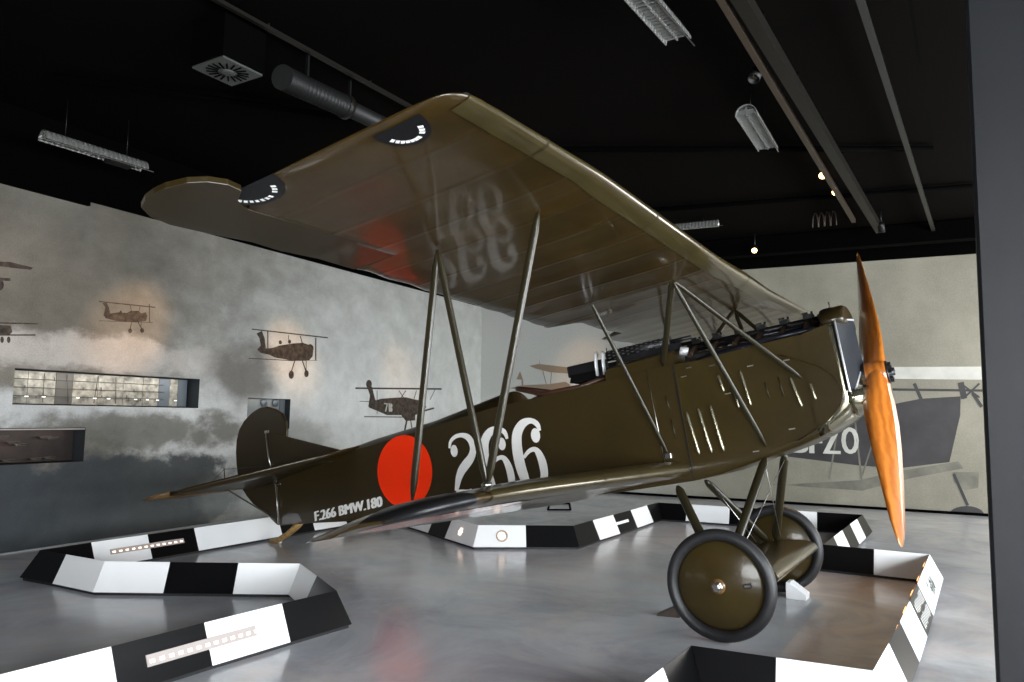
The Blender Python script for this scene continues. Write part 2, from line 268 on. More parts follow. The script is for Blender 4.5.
# ------------------------------------------------------------------ room shell
S = json.loads('''{"A":[[[0.848,2.685],[1.572,2.715],[1.573,2.728],[0.849,2.697]],[[0.922,2.556],[1.0,2.573],[1.1,2.599],[1.205,2.606],[1.248,2.635],[1.355,2.649],[1.388,2.623],[1.45,2.645],[1.475,2.598],[1.457,2.539],[1.334,2.508],[1.212,2.5],[1.064,2.496],[0.94,2.511]],[[0.892,2.678],[0.94,2.694],[0.973,2.638],[1.004,2.553],[0.931,2.526],[0.913,2.541],[0.931,2.632]],[[0.864,2.469],[1.554,2.528],[1.554,2.534],[0.864,2.475]],[[1.484,2.75],[1.504,2.523],[1.515,2.524],[1.495,2.751]],[[1.268,2.622],[1.239,2.702],[1.232,2.7],[1.261,2.619]],[[1.359,2.639],[1.37,2.705],[1.363,2.705],[1.352,2.64]],[[1.267,2.51],[1.251,2.417],[1.261,2.416],[1.278,2.509]],[[1.344,2.516],[1.409,2.431],[1.419,2.437],[1.353,2.522]],[[1.391,2.524],[1.394,2.439],[1.402,2.44],[1.399,2.524]],[[1.283,2.402],[1.281,2.387],[1.272,2.376],[1.259,2.371],[1.246,2.374],[1.236,2.383],[1.232,2.396],[1.234,2.41],[1.243,2.421],[1.255,2.427],[1.269,2.424],[1.279,2.415]],[[1.442,2.423],[1.439,2.408],[1.43,2.397],[1.417,2.392],[1.404,2.394],[1.393,2.404],[1.389,2.417],[1.391,2.432],[1.4,2.443],[1.413,2.448],[1.427,2.446],[1.437,2.437]],[[1.137,2.607],[1.136,2.598],[1.131,2.592],[1.123,2.589],[1.116,2.59],[1.11,2.595],[1.108,2.603],[1.109,2.612],[1.114,2.618],[1.121,2.622],[1.129,2.62],[1.134,2.615]]],"B":[[[3.118,2.614],[4.683,2.646],[4.685,2.665],[3.12,2.63]],[[3.086,2.204],[3.953,2.232],[3.953,2.244],[3.086,2.215]],[[3.953,2.235],[4.464,2.276],[4.464,2.282],[3.953,2.241]],[[3.207,2.57],[3.303,2.617],[3.364,2.516],[3.393,2.376],[3.469,2.383],[3.475,2.288],[3.298,2.302],[3.234,2.344],[3.297,2.405],[3.266,2.506]],[[3.469,2.383],[3.544,2.399],[3.646,2.437],[3.937,2.497],[4.131,2.524],[4.275,2.503],[4.366,2.44],[4.358,2.337],[4.289,2.27],[3.953,2.236],[3.579,2.257],[3.449,2.295]],[[3.701,2.49],[3.697,2.474],[3.686,2.462],[3.671,2.456],[3.655,2.459],[3.643,2.469],[3.638,2.484],[3.641,2.5],[3.652,2.513],[3.667,2.518],[3.683,2.516],[3.695,2.505]],[[3.887,2.518],[3.883,2.501],[3.872,2.489],[3.856,2.483],[3.84,2.486],[3.827,2.496],[3.822,2.512],[3.825,2.528],[3.836,2.54],[3.852,2.546],[3.869,2.543],[3.881,2.533]],[[3.405,2.625],[3.422,2.36],[3.442,2.361],[3.425,2.627]],[[4.395,2.627],[4.415,2.28],[4.442,2.282],[4.421,2.63]],[[3.815,2.609],[3.834,2.512],[3.848,2.514],[3.828,2.611]],[[4.059,2.622],[4.108,2.516],[4.126,2.522],[4.078,2.628]],[[3.969,2.25],[3.904,2.068],[3.925,2.064],[3.991,2.247]],[[4.122,2.256],[4.214,2.091],[4.236,2.098],[4.143,2.262]],[[4.21,2.275],[4.22,2.104],[4.234,2.105],[4.224,2.276]],[[3.971,2.03],[3.966,1.998],[3.947,1.974],[3.921,1.964],[3.893,1.971],[3.872,1.993],[3.863,2.024],[3.868,2.056],[3.887,2.08],[3.913,2.09],[3.941,2.083],[3.962,2.061]],[[4.284,2.063],[4.279,2.036],[4.263,2.015],[4.239,2.006],[4.214,2.012],[4.195,2.031],[4.187,2.058],[4.192,2.085],[4.208,2.106],[4.232,2.115],[4.257,2.109],[4.276,2.09]],[[4.368,2.46],[4.36,2.427],[4.333,2.401],[4.296,2.389],[4.258,2.395],[4.23,2.416],[4.218,2.447],[4.226,2.481],[4.252,2.507],[4.289,2.519],[4.327,2.513],[4.356,2.492]]],"C":[[[5.403,1.872],[8.017,1.956],[8.017,1.988],[5.402,1.899]],[[5.657,1.408],[6.849,1.406],[6.848,1.423],[5.657,1.424]],[[5.835,1.973],[5.826,1.936],[5.798,1.909],[5.759,1.897],[5.719,1.905],[5.689,1.93],[5.677,1.966],[5.685,2.002],[5.713,2.029],[5.751,2.041],[5.791,2.033],[5.822,2.008]],[[5.701,1.927],[5.84,1.927],[5.942,1.705],[6.042,1.667],[6.047,1.576],[5.757,1.581],[5.794,1.781]],[[5.52,1.666],[5.784,1.668],[5.784,1.678],[5.52,1.676]],[[5.943,1.695],[6.104,1.73],[6.546,1.762],[6.831,1.775],[7.36,1.719],[7.503,1.612],[7.37,1.521],[7.143,1.453],[7.148,1.356],[6.852,1.345],[6.703,1.45],[6.286,1.447],[6.051,1.505],[5.774,1.571]],[[5.974,1.867],[5.996,1.464],[6.012,1.465],[5.99,1.868]],[[6.601,1.887],[6.75,1.765],[6.767,1.772],[6.618,1.895]],[[6.815,1.902],[6.678,1.77],[6.696,1.763],[6.834,1.895]],[[7.148,1.912],[7.08,1.758],[7.102,1.755],[7.17,1.91]],[[7.779,1.959],[7.607,1.75],[7.625,1.746],[7.798,1.955]],[[7.455,1.525],[7.773,1.579],[7.756,1.609],[7.439,1.555]],[[6.861,1.39],[6.8,1.178],[6.85,1.172],[6.912,1.384]],[[6.983,1.365],[7.036,1.193],[7.066,1.195],[7.013,1.368]]],"Cnum":[[[6.182,1.637],[6.276,1.639],[6.275,1.657],[6.181,1.655]],[[6.259,1.65],[6.216,1.51],[6.249,1.505],[6.293,1.646]],[[6.309,1.656],[6.327,1.508],[6.361,1.509],[6.343,1.658]],[[6.428,1.618],[6.423,1.599],[6.409,1.585],[6.388,1.58],[6.368,1.584],[6.352,1.598],[6.346,1.616],[6.35,1.635],[6.364,1.649],[6.385,1.654],[6.405,1.65],[6.421,1.636]],[[6.431,1.547],[6.427,1.526],[6.413,1.511],[6.392,1.505],[6.371,1.511],[6.356,1.525],[6.349,1.546],[6.354,1.567],[6.368,1.582],[6.388,1.588],[6.409,1.583],[6.425,1.568]]],"E":[[[-0.273,2.94],[-0.14,2.961],[0.096,2.945],[0.079,2.917],[-0.135,2.903],[-0.27,2.897]],[[-0.259,2.75],[-0.116,2.765],[-0.117,2.794],[-0.26,2.779]],[[-0.175,2.716],[-0.178,2.687],[-0.189,2.664],[-0.206,2.653],[-0.224,2.658],[-0.239,2.677],[-0.246,2.705],[-0.243,2.734],[-0.232,2.757],[-0.215,2.767],[-0.197,2.763],[-0.182,2.744]],[[-0.223,2.302],[-0.08,2.309],[-0.057,2.248],[-0.082,2.212],[-0.215,2.198]],[[-0.224,2.314],[0.19,2.352],[0.189,2.366],[-0.225,2.328]],[[-0.215,2.191],[0.175,2.231],[0.174,2.245],[-0.216,2.205]],[[-0.132,2.159],[-0.133,2.142],[-0.139,2.129],[-0.147,2.124],[-0.156,2.127],[-0.164,2.139],[-0.167,2.155],[-0.166,2.172],[-0.161,2.185],[-0.152,2.19],[-0.143,2.187],[-0.136,2.175]],[[-0.069,2.165],[-0.07,2.148],[-0.076,2.135],[-0.084,2.13],[-0.094,2.133],[-0.101,2.145],[-0.105,2.161],[-0.104,2.178],[-0.098,2.191],[-0.09,2.196],[-0.08,2.193],[-0.073,2.181]]],"D":[[[1.143,2.512],[1.357,2.55],[2.164,2.449],[2.165,2.33],[1.623,2.372],[1.278,2.454]],[[1.442,2.408],[1.525,2.129],[1.543,2.134],[1.46,2.412]],[[1.64,2.373],[1.617,2.108],[1.635,2.106],[1.658,2.371]],[[1.372,2.618],[1.374,2.448],[1.385,2.448],[1.382,2.618]],[[0.849,2.233],[0.934,2.404],[1.005,2.22]],[[0.967,2.219],[0.975,2.06],[1.012,2.061],[1.005,2.22]],[[0.688,2.049],[1.014,2.109],[1.626,2.131],[1.962,2.177],[2.065,2.105],[1.964,1.963],[1.285,1.963],[1.016,1.999]]],"Hwing":[[[7.876,2.391],[9.265,2.378],[9.256,2.166],[7.87,2.192]]],"Hdark":[[[5.842,1.278],[7.348,1.6],[7.963,1.777],[8.313,1.857],[8.887,1.897],[8.869,1.592],[8.689,0.83],[7.929,0.694],[7.36,0.717],[6.464,0.801],[5.835,0.86]],[[8.203,2.1],[8.297,1.834],[8.342,1.856],[8.248,2.122]],[[8.853,2.116],[8.893,1.849],[8.977,1.87],[8.938,2.137]],[[8.927,1.848],[9.165,2.095],[9.148,2.117],[8.91,1.87]],[[8.887,2.095],[9.14,1.867],[9.156,1.891],[8.903,2.12]],[[9.034,1.94],[9.155,1.713],[9.194,1.743],[9.073,1.969]],[[8.723,0.633],[8.901,0.139],[8.937,0.16],[8.76,0.654]],[[9.139,0.017],[9.125,-0.027],[9.09,-0.069],[9.035,-0.103],[8.967,-0.128],[8.892,-0.141],[8.817,-0.14],[8.749,-0.125],[8.696,-0.097],[8.662,-0.06],[8.652,-0.017],[8.665,0.027],[8.702,0.069],[8.758,0.105],[8.827,0.129],[8.903,0.141],[8.978,0.139],[9.044,0.123],[9.096,0.096],[9.129,0.059]]],"Hthin":[[[7.013,1.307],[6.862,0.465],[6.888,0.462],[7.039,1.303]],[[7.288,1.549],[7.368,0.471],[7.397,0.476],[7.317,1.553]],[[7.637,1.362],[7.38,0.556],[7.404,0.549],[7.661,1.354]]],"Hlow":[[[5.826,0.328],[6.183,0.339],[7.354,0.472],[7.857,0.629],[8.815,0.846],[8.883,0.736],[8.132,0.546],[7.385,0.297],[6.758,0.309]],[[8.726,0.669],[9.095,0.686],[9.075,0.437],[8.896,0.39],[8.737,0.512]]]}''')
KC = Vector((-7.5304, 7.459, 0.0)); WA = Vector((-6.908, -2.073, 0.0)); WDL = Vector((-0.06516, 0.99787, 0.0)); WDB = Vector((0.9955, 0.095, 0.0))
ZC = 4.6
def struct(name, mb, m, loc=(0, 0, 0), rz=0):
    o = mb.build(name, m); o.location = loc; o.rotation_euler.z = rz; tag(o, kind='structure'); return o
struct('floor', MB().box((0, -1.5, -.05), (18, 21, .1)), floorm)
struct('ceiling', MB().box((0, -1.5, ZC+.05), (18, 21, .1)), ceilm)
# left wall: local x along the wall (from WA), local y into the wall, z up; with three recesses
RL = math.atan2(WDL.y, WDL.x); LEN0, LEN1, HL = -9.0, (KC-WA).dot(WDL), 3.80
NICHES = [(0.0, 2.29, 1.505, 1.88), (-3.0, .80, .892, 1.265), (3.11, 3.93, 1.228, 1.662)]
mb = MB(); xs = sorted({LEN0, LEN1, *[n[0] for n in NICHES], *[n[1] for n in NICHES]}); zs = sorted({0, HL, *[n[2] for n in NICHES], *[n[3] for n in NICHES]})
for x0, x1 in zip(xs, xs[1:]):
    for z0, z1 in zip(zs, zs[1:]):
        xm, zm = (x0+x1)/2, (z0+z1)/2
        if any(a < xm < b and c_ < zm < d for a, b, c_, d in NICHES): continue
        mb.add([(x0, 0, z0), (x1, 0, z0), (x1, 0, z1), (x0, 0, z1)], [(0, 1, 2, 3)], 0)
mb.box(((LEN0+LEN1)/2, .42, HL/2), (LEN1-LEN0, .04, HL), mi=1)
for x0, x1, z0, z1 in NICHES:
    D = .38
    mb.add([(x0, 0, z0), (x1, 0, z0), (x1, D, z0), (x0, D, z0), (x0, 0, z1), (x1, 0, z1), (x1, D, z1), (x0, D, z1)], [(0, 1, 2, 3), (4, 7, 6, 5), (0, 3, 7, 4), (1, 5, 6, 2)], 1)
def flat(mb, polys, mi, y):
    for p in polys: mb.add([(a, y, b) for a, b in p], [tuple(range(len(p)))], mi)
for i, key in enumerate(('A', 'B', 'C', 'E')):
    for j, p in enumerate(S[key]): flat(mb, [p], 2, -.002-.0003*j)
flat(mb, S['Cnum'], 3, -.009)
mb.box(((LEN0+LEN1)/2, .02+.02, (HL+ZC)/2), (LEN1-LEN0, .04, ZC-HL), mi=4)      # black band over the print
mb.box((.64-3.4, .0, HL-.01), (6.8, .10, .09), mi=4)
niche_in = mat('recess_lining', (.02, .024, .028), .5)
o = mb.build('wall_left', [mural, niche_in, ink, inkl, blackm], recalc=False); o.location = (WA.x, WA.y, 0); o.rotation_euler.z = RL; tag(o, kind='structure')
# recalc=False: faces above are wound so both sides shade alike
RB = math.atan2(WDB.y, WDB.x); HB = 4.235; LB = 17.0
mb = MB(); mb.add([(-.3, 0, 0), (LB, 0, 0), (LB, 0, HB), (-.3, 0, HB)], [(0, 1, 2, 3)], 0)
mb.box((LB/2, .06, ZC/2), (LB+.6, .1, ZC), mi=1); mb.box((LB/2, -.01, (HB+ZC)/2), (LB+.6, .06, ZC-HB), mi=1)
for j, p in enumerate(S['D']): flat(mb, [p], 2, -.002-.0003*j)
flat(mb, S['Hwing'], 3, -.002); flat(mb, [[(7.9, 1.99), (12.4, 1.93), (12.4, 1.96), (7.9, 2.03)], [(9.9, .95), (9.98, .95), (10.6, 1.95), (10.5, 1.95)]], 5, -.005); flat(mb, S['Hlow'], 4, -.003)
for j, p in enumerate(S['Hdark']): flat(mb, [p], 5, -.004-.0004*j)
for j, p in enumerate(S['Hthin']): flat(mb, [p], 4, -.008-.0004*j)
for ch, x0, x1, z0, z1 in (('B', 6.30, 6.53, .90, 1.25), ('F', 6.58, 6.76, .90, 1.28), ('Z', 6.80, 7.05, .90, 1.32), ('O', 7.10, 7.34, .91, 1.36)):
    vs, fs = text_mesh(ch); ax0 = min(v_[0] for v_ in vs); ax1 = max(v_[0] for v_ in vs); ay0 = min(v_[1] for v_ in vs); ay1 = max(v_[1] for v_ in vs)
    mb.add([(x0+(v_[0]-ax0)/(ax1-ax0)*(x1-x0), -.0075, z0+(v_[1]-ay0)/(ay1-ay0)*(z1-z0)) for v_ in vs], fs, 3)
    for dx_ in (-.018, .018): mb.add([(x0+dx_+(v_[0]-ax0)/(ax1-ax0)*(x1-x0), -.0085-dx_*.02, z0+(v_[1]-ay0)/(ay1-ay0)*(z1-z0)) for v_ in vs], fs, 3)
o = mb.build('wall_back', [backmural, blackm, inkt, inkl, inkm, ink2], recalc=False); o.location = (KC.x, KC.y, 0); o.rotation_euler.z = RB; tag(o, kind='structure')
struct('baseboard_back', MB().box((LB/2, -.03, .02), (LB, .05, .045)), blackm, (KC.x, KC.y, 0), RB)
struct('baseboard_left', MB().box(((LEN0+LEN1)/2, -.012, .008), (LEN1-LEN0, .02, .016)), mat('pale_floor_joint', (.35, .36, .36), .5), (WA.x, WA.y, 0), RL)
# glazed sides of the hall, behind and to the right of the viewer
def glazed(name, n, length, loc, rz):
    mb = MB(); mb.box((0, 0, .2), (length, .12, .4)); mb.box((0, 0, 3.9), (length, .12, 1.4)); struct('wall_'+name if name != 'front' else 'trim_1', mb, pillarm, loc, rz)
    mb = MB()
    for i in range(n+1): mb.box((-length/2+length*i/n, 0, 1.8), (.08, .1, 2.8))
    mb.box((0, 0, .43), (length, .1, .06)); mb.box((0, 0, 3.17), (length, .1, .06))
    mb.box((0, 0, 1.8), (length, .01, 2.7), mi=1)
    return struct('window_%d' % (1 if name == 'front' else 2), mb, [blackm, glassm], loc, rz)
glassm = mat('window_glass', (1, 1, 1), .02); glassm.node_tree.nodes['Principled BSDF'].inputs['Transmission Weight'].default_value = 1
struct('wall_front', MB().box((-4.4, 0, ZC/2), (9.2, .14, ZC)), blackm, (0, -11, 0), 0); glazed('front', 4, 8.4, (4.4, -11, 0), 0); glazed('right', 9, 19, (8.2, -1.5, 0), math.pi/2)
# dark grey partition slab at the right edge of the view
mb = MB(); mb.box((0, 0, ZC/2), (.80, .24, ZC)); o = struct('wall_partition', mb, pillarm, (1.919, -2.6, 0), 0)
o.modifiers.new('b', 'BEVEL').width = .012

# ------------------------------------------------------------------ low striped barrier, a folded ridge winding round the aircraft
RIDGE = [  # (x, y), colour of the piece up to the next point
 ((-2.40, -5.30), 'k'), ((-2.395, -4.75), 'w'), ((-2.375, -3.633), 'k'), ((-2.37, -3.081), 'w'), ((-2.35, -2.521), 'k'),
 ((-2.325, -2.06), 'k'), ((-2.779, -1.801), 'w'),
 ((-3.231, -1.546), 'w'), ((-3.651, -1.815), 'k'), ((-4.114, -2.11), 'w'),
 ((-4.556, -2.39), 'w'), ((-5.094, -2.41), 'k'),
 ((-5.459, -2.437), 'k'), ((-5.50, -1.967), 'w'), ((-5.52, -1.397), 'k'), ((-5.53, -.869), 'w'),
 ((-5.58, .29), 'k'), ((-5.60, .82), 'w'), ((-5.61, 1.40), 'k'),
 ((-5.62, 2.20), 'k'), ((-5.25, 2.04), 'w'), ((-4.72, 1.83), 'w'), ((-4.24, 1.60), 'k'), ((-3.84, 1.40), 'w'),
 ((-3.281, 1.123), 'w'), ((-2.853, 1.435), 'k'),
 ((-2.412, 1.744), 'k'), ((-2.433, 2.294), 'w'), ((-2.436, 2.90), 'k'), ((-2.45, 3.50), 'w'), ((-2.475, 4.15), 'k'),
 ((-2.48, 4.60), 'k'), ((-2.07, 4.66), 'w'), ((-1.48, 4.74), 'k'), ((-.92, 4.82), 'w'), ((-.36, 4.91), 'k'),
 ((.19, 4.99), 'k'), ((.185, 4.48), 'w'), ((.18, 3.88), 'k'), ((.175, 3.30), 'w'), ((.17, 2.72), 'k'),
 ((.165, 2.118), 'k'), ((.619, 2.124), 'w'),
 ((1.087, 2.13), 'w'), ((1.072, .62), 'k'), ((1.062, -.04), 'w'), ((1.05, -.68), 'k'), ((1.035, -1.22), 'w'),
 ((1.014, -1.785), 'w'), ((.566, -1.845), 'k'),
 ((.132, -1.894), 'k'), ((.132, -2.326), 'w'), ((.130, -2.90), 'k'), ((.128, -3.45), 'k')]
CORNERS = [0, 5, 7, 10, 12, 19, 24, 26, 31, 36, 41, 43, 48, 50, 53]
HR, HW = .25, .10
P2 = [Vector(p[0]) for p in RIDGE]
def offs(i, s):
    """mitred foot point beside ridge vertex i"""
    p = P2[i]; a = (p-P2[i-1]).normalized() if i > 0 else None; b = (P2[i+1]-p).normalized() if i < len(P2)-1 else None
    if a is None: a = b
    if b is None: b = a
    na = Vector((-a.y, a.x)); nb_ = Vector((-b.y, b.x)); mm = (na+nb_)
    if mm.length < .3: mm = na
    mm.normalize(); L = HW/max(.45, mm.dot(na)); return p+mm*L*s
BL = {0: ('nearest barrier run at the left edge, with a long light strip set in it', 'barrier'),
 5: ('short barrier link joining the nearest left run to the white middle run', 'barrier'),
 7: ('white, black and white barrier run in the left middle, slanting before the dark floor', 'barrier'),
 10: ('pale and black barrier piece at the far left corner of the winding', 'barrier'),
 12: ('barrier run along the cloud mural wall with a small light strip', 'barrier'),
 19: ('shaded barrier run with a small glowing flower lamp beyond the lower wing', 'barrier'),
 24: ('white and black barrier run with a round ring lamp beyond the lower wing', 'barrier'),
 26: ('black and white barrier run going back beside the floor hatch, with a white strip', 'barrier'),
 31: ('furthest barrier run in front of the back mural, behind the wheels', 'barrier'),
 36: ('striped barrier run returning forward behind the far wheel, right of the back run', 'barrier'),
 41: ('black and white barrier run crossing below the propeller tip', 'barrier'),
 43: ('long right hand barrier run with printed panels and copper lamps', 'barrier'),
 48: ('black and white barrier run at the bottom edge before the near wheel', 'barrier'),
 50: ('barrier run leaving the bottom edge left of the black front panel', 'barrier')}
BROOT = {}
for ci, cstart in enumerate(CORNERS[:-1]):
    cend = CORNERS[ci+1]; c0 = P2[cstart]
    root = empty('floor_barrier', (c0.x, c0.y, 0), BL[cstart][0], BL[cstart][1], 'striped folded barriers winding round the aircraft'); BROOT[cstart] = root
    for i in range(cstart, cend):
        mb = MB(); r0, r1 = P2[i], P2[i+1]; a0, a1, b0, b1 = offs(i, 1), offs(i+1, 1), offs(i, -1), offs(i+1, -1)
        def q(p, z): return (p.x-c0.x, p.y-c0.y, z)
        mb.add([q(a0, .025), q(a1, .025), q(b1, .025), q(b0, .025), q(r0, HR), q(r1, HR)], [(0, 1, 5, 4), (3, 4, 5, 2), (0, 3, 2, 1), (0, 4, 3), (1, 2, 5)])
        ob = mb.build('panel', panw if RIDGE[i][1] == 'w' else pank, root); tag(ob, ('white' if RIDGE[i][1] == 'w' else 'black')+' panel')
        ob.modifiers.new('b', 'BEVEL').width = .002
    mb = MB()
    for i in range(cstart, cend):
        def q2(p, r, z): e = r+(p-r)*.8; return (e.x-c0.x, e.y-c0.y, z)
        a0, a1, b0, b1, r0, r1 = offs(i, 1), offs(i+1, 1), offs(i, -1), offs(i+1, -1), P2[i], P2[i+1]
        mb.add([q2(a0, r0, 0), q2(a1, r1, 0), q2(b1, r1, 0), q2(b0, r0, 0), q2(a0, r0, .03), q2(a1, r1, .03), q2(b1, r1, .03), q2(b0, r0, .03)], [(0, 1, 5, 4), (2, 3, 7, 6), (0, 3, 2, 1), (4, 5, 6, 7), (0, 4, 7, 3), (1, 2, 6, 5)])
    mb.build('plinth', plinth, root)
def face_frame(root, i, t0, t1, side, frac):
    """frame on the sloped face of piece i: origin, along, up-slope, normal (root-local)"""
    r0, r1 = P2[i], P2[i+1]; al = (r1-r0).normalized(); n2 = Vector((-al.y, al.x))*side
    c = r0+al*((t0+t1)/2); c3 = Vector((c.x-root.location.x, c.y-root.location.y, HR))
    up = Vector((-n2.x*HW, -n2.y*HW, HR-.025)); L = up.length; upn = up.normalized(); A3 = Vector((al.x, al.y, 0)); nn = A3.cross(upn)
    if nn.dot(Vector((n2.x, n2.y, 0))) < 0: nn = -nn
    return c3-upn*L*(1-frac), A3, upn, nn, L
def strip(croot, i, t0, t1, side, frac=.5, h=.06, n=14, m=None, name='light_strip', hm=None):
    root = BROOT[croot]; o, A3, U, Nn, L = face_frame(root, i, t0, t1, side, frac)
    R = Matrix((A3, U, Nn)).transposed(); w_ = t1-t0
    h_ = MB().box(o+Nn*.004, (w_, h, .008), R).build(name, hm or stripm, root)
    if n:
        for k_ in range(n):
            MB().box(o+A3*(-w_/2+w_*(k_+.5)/n)+Nn*.0095-U*h*.08, (w_/n*.45, h*.28, .003), R).build('lamp', m or ledm, h_)
    return h_
strip(0, 2, -.0+.17, 1.02, -1, .5, .062, 15)        # across the black and white pieces of the nearest run
strip(12, 13, .16, .95, -1, .52, .05, 12)
strip(12, 17, .10, .50, -1, .5, .05, 9)
strip(26, 27, .25, .98, -1, .52, .035, 0, hm=panw)
for t in (.25, .95, 1.55, 2.15, 2.7): strip(43, 43, t, t+.42, -1, .88, .022, 1, warmm, 'copper_lamp', mat('copper', (.6, .25, .12), .3, .9))
def disc_on(croot, i, tc, side, frac, r, shape, m, name):
    root = BROOT[croot]; o, A3, U, Nn, L = face_frame(root, i, tc, tc, side, frac); mb = MB(); pts = []
    for k_ in range(48):
        a = k_/48*2*math.pi; rr = r*(1 if shape == 'ring' else (.72+.28*math.cos(6*a))); pts.append(o+Nn*.003+A3*rr*math.cos(a)+U*rr*math.sin(a))
    if shape == 'ring': 
        mb.tube([p for p in pts], .008, 6, closed=True)
    else: mb.prism(pts, Nn*.004)
    return mb.build(name, m, root)
disc_on(24, 24, .26, -1, .5, .058, 'ring', mat('ring_brass', (.45, .33, .22), .4, .5), 'ring_frame'); disc_on(24, 24, .26, -1, .5, .034, 'fl', ledm, 'ring_lamp')
disc_on(19, 23, .30, -1, .5, .05, 'fl', ledm, 'flower_lamp')
# printed panels on the right hand run: grey leaf-like print and fine white lines
root = BROOT[43]; o_, A3, U, Nn, L = face_frame(root, 43, .9, .9, 1, .55)
side_r = -1
o_, A3, U, Nn, L = face_frame(root, 43, .9, .9, side_r*-1, .5)
pr = mat('print_grey', (.03, .045, .045), .5); mb = MB()
for k_ in range(46):
    cx = random.uniform(-.24, .24); cy = random.uniform(-.075, .075)*(1-abs(cx)); a = random.uniform(0, 3.14); L_ = random.uniform(.02, .05)
    d1 = A3*math.cos(a)+U*math.sin(a); d2 = -A3*math.sin(a)+U*math.cos(a); c_ = o_+A3*cx+U*cy+Nn*.0025
    mb.add([c_-d1*L_, c_+d2*L_*.3, c_+d1*L_, c_-d2*L_*.3], [(0, 1, 2, 3)])
mb.build('leaf_print', pr, root)
o_, A3, U, Nn, L = face_frame(root, 44, .33, .33, 1, .5); mb = MB(); R = Matrix((A3, U, Nn)).transposed()
for k_ in range(9):
    for q_ in range(2):
        ln_ = random.uniform(.05, .085); mb.box(o_+A3*(-.24+.06*k_)+U*(.05-.10*q_)+Nn*.002, (.012, ln_, .002), R)
mb.build('printed_lines', white_p, root)

# ------------------------------------------------------------------ the biplane
TH, AXA, AXH, RW = math.radians(10.333259), 1.176, -1.255, .368
plane = empty('biplane', (0, 0, 0), 'large olive biplane with white 266 and an orange disc on its side', 'aircraft', rot=(0, -TH, 0))
def A(a, s, h):
    """aft, to starboard, up from the thrust line -> plane-local"""
    return Vector((AXA-a+RW*math.sin(TH), -s, h-AXH+RW*math.cos(TH)))
def lerp(T, x):
    if x <= T[0][0]: return T[0][1:]
    for p, q_ in zip(T, T[1:]):
        if x <= q_[0]:
            t = (x-p[0])/(q_[0]-p[0]); return tuple(u+(v_-u)*t for u, v_ in zip(p[1:], q_[1:]))
    return T[-1][1:]
def HWID(a): return .35 if a <= 2.6 else .35-(a-2.6)*.35/3.75+.004
# fuselage: a, bottom, side top, centre top, top rounding, bottom corner radius
FT = [(.45, -.385, .352, .36, .02, .06), (.6, -.43, .348, .36, .02, .05), (.83, -.478, .34, .35, .02, .04), (1.2, -.55, .32, .33, .02, .03), (1.40, -.572, .33, .34, .02, .02),
 (1.95, -.585, .315, .33, .02, .02), (2.35, -.588, .30, .31, .02, .02), (2.75, -.59, .295, .305, .1, .02), (3.0, -.59, .29, .32, .2, .02), (3.05, -.59, .29, .437, .2, .02), (3.13, -.59, .29, .437, .2, .02), (3.95, -.575, .235, .317, .2, .02),
 (4.74, -.548, .185, .26, .2, .015), (5.3, -.530, .165, .198, .1, .01), (5.8, -.503, .11, .135, .05, .01), (6.33, -.485, .06, .07, .02, .005)]
def section(a, wd=None):
    hb, ht, hc, rd, rc = lerp(FT, a); W = wd or HWID(a); pts = []
    n = 10
    for i in range(n+1):            # top from +W to -W
        t = -1+2*i/n; s = -t*W; pts.append((s, ht+(hc-ht)*(1-abs(t)**2.2)))
    for i in range(4):
        an = i/3*math.pi/2; pts.append((-W+rc*(1-math.cos(an)), hb+rc*(1-math.sin(an))))
    for i in range(4):
        an = i/3*math.pi/2; pts.append((W-rc*(1-math.sin(an)), hb+rc*(1-math.cos(an))))
    return [A(a, s, h) for s, h in pts]
mb = MB(); aa = [1.40, 1.6, 1.95, 2.15, 2.35, 2.6, 2.75, 2.85, 3.0, 3.05, 3.13, 3.4, 3.7, 3.95, 4.3, 4.74, 5.0, 5.3, 5.55, 5.8, 6.05, 6.32]
mb.loft([section(a) for a in aa], smooth=False); fus = mb.build('fuselage', fusem, plane)
mb = MB(); mb.loft([section(a) for a in (.45, .6, .83, 1.0, 1.2, 1.395)], smooth=False); cowl = mb.build('engine_cowling', cowlm, plane)
# polished nose, rounding in to the radiator and the propeller boss
def nose_sec(a, W, top, bot, rc):
    pts = []
    for (cx, cz, a0) in ((1, 1, 0), (-1, 1, 90), (-1, -1, 180), (1, -1, 270)):
        for i in range(6):
            an = math.radians(a0+90*i/5); r = (.05 if cz > 0 else rc)
            pts.append((cx*(W-r)+r*math.cos(an), (top-r if cz > 0 else bot+r)+r*math.sin(an)))
    return [A(a, s, h) for s, h in pts]
mb = MB(); mb.loft([nose_sec(.449, .352, .355, -.385, .06), nose_sec(.36, .351, .37, -.352, .09), nose_sec(.28, .348, .385, -.318, .13), nose_sec(.235, .345, .395, -.293, .16), nose_sec(.206, .338, .395, -.272, .19)])
low = [(-.338, -.105), (-.275, -.115), (-.17, -.03), (-.07, .045), (.07, .045), (.17, -.03), (.275, -.115), (.338, -.105), (.325, -.18), (.24, -.255), (.1, -.272), (-.1, -.272), (-.24, -.255), (-.325, -.18)]
mb.loft([[A(a, s_*k_, -.05+(h+.05)*k_) for s_, h in low] for a, k_ in ((.21, 1), (.175, .985), (.14, .92), (.115, .80), (.098, .62), (.09, .4))])
nose = mb.build('nose_cowl', alum, plane); MB().lathe([(.09, 0), (.10, .02), (.10, .05), (.08, .07)], A(.155, 0, 0), (1, 0, 0), 24).build('shaft_housing', black, nose)
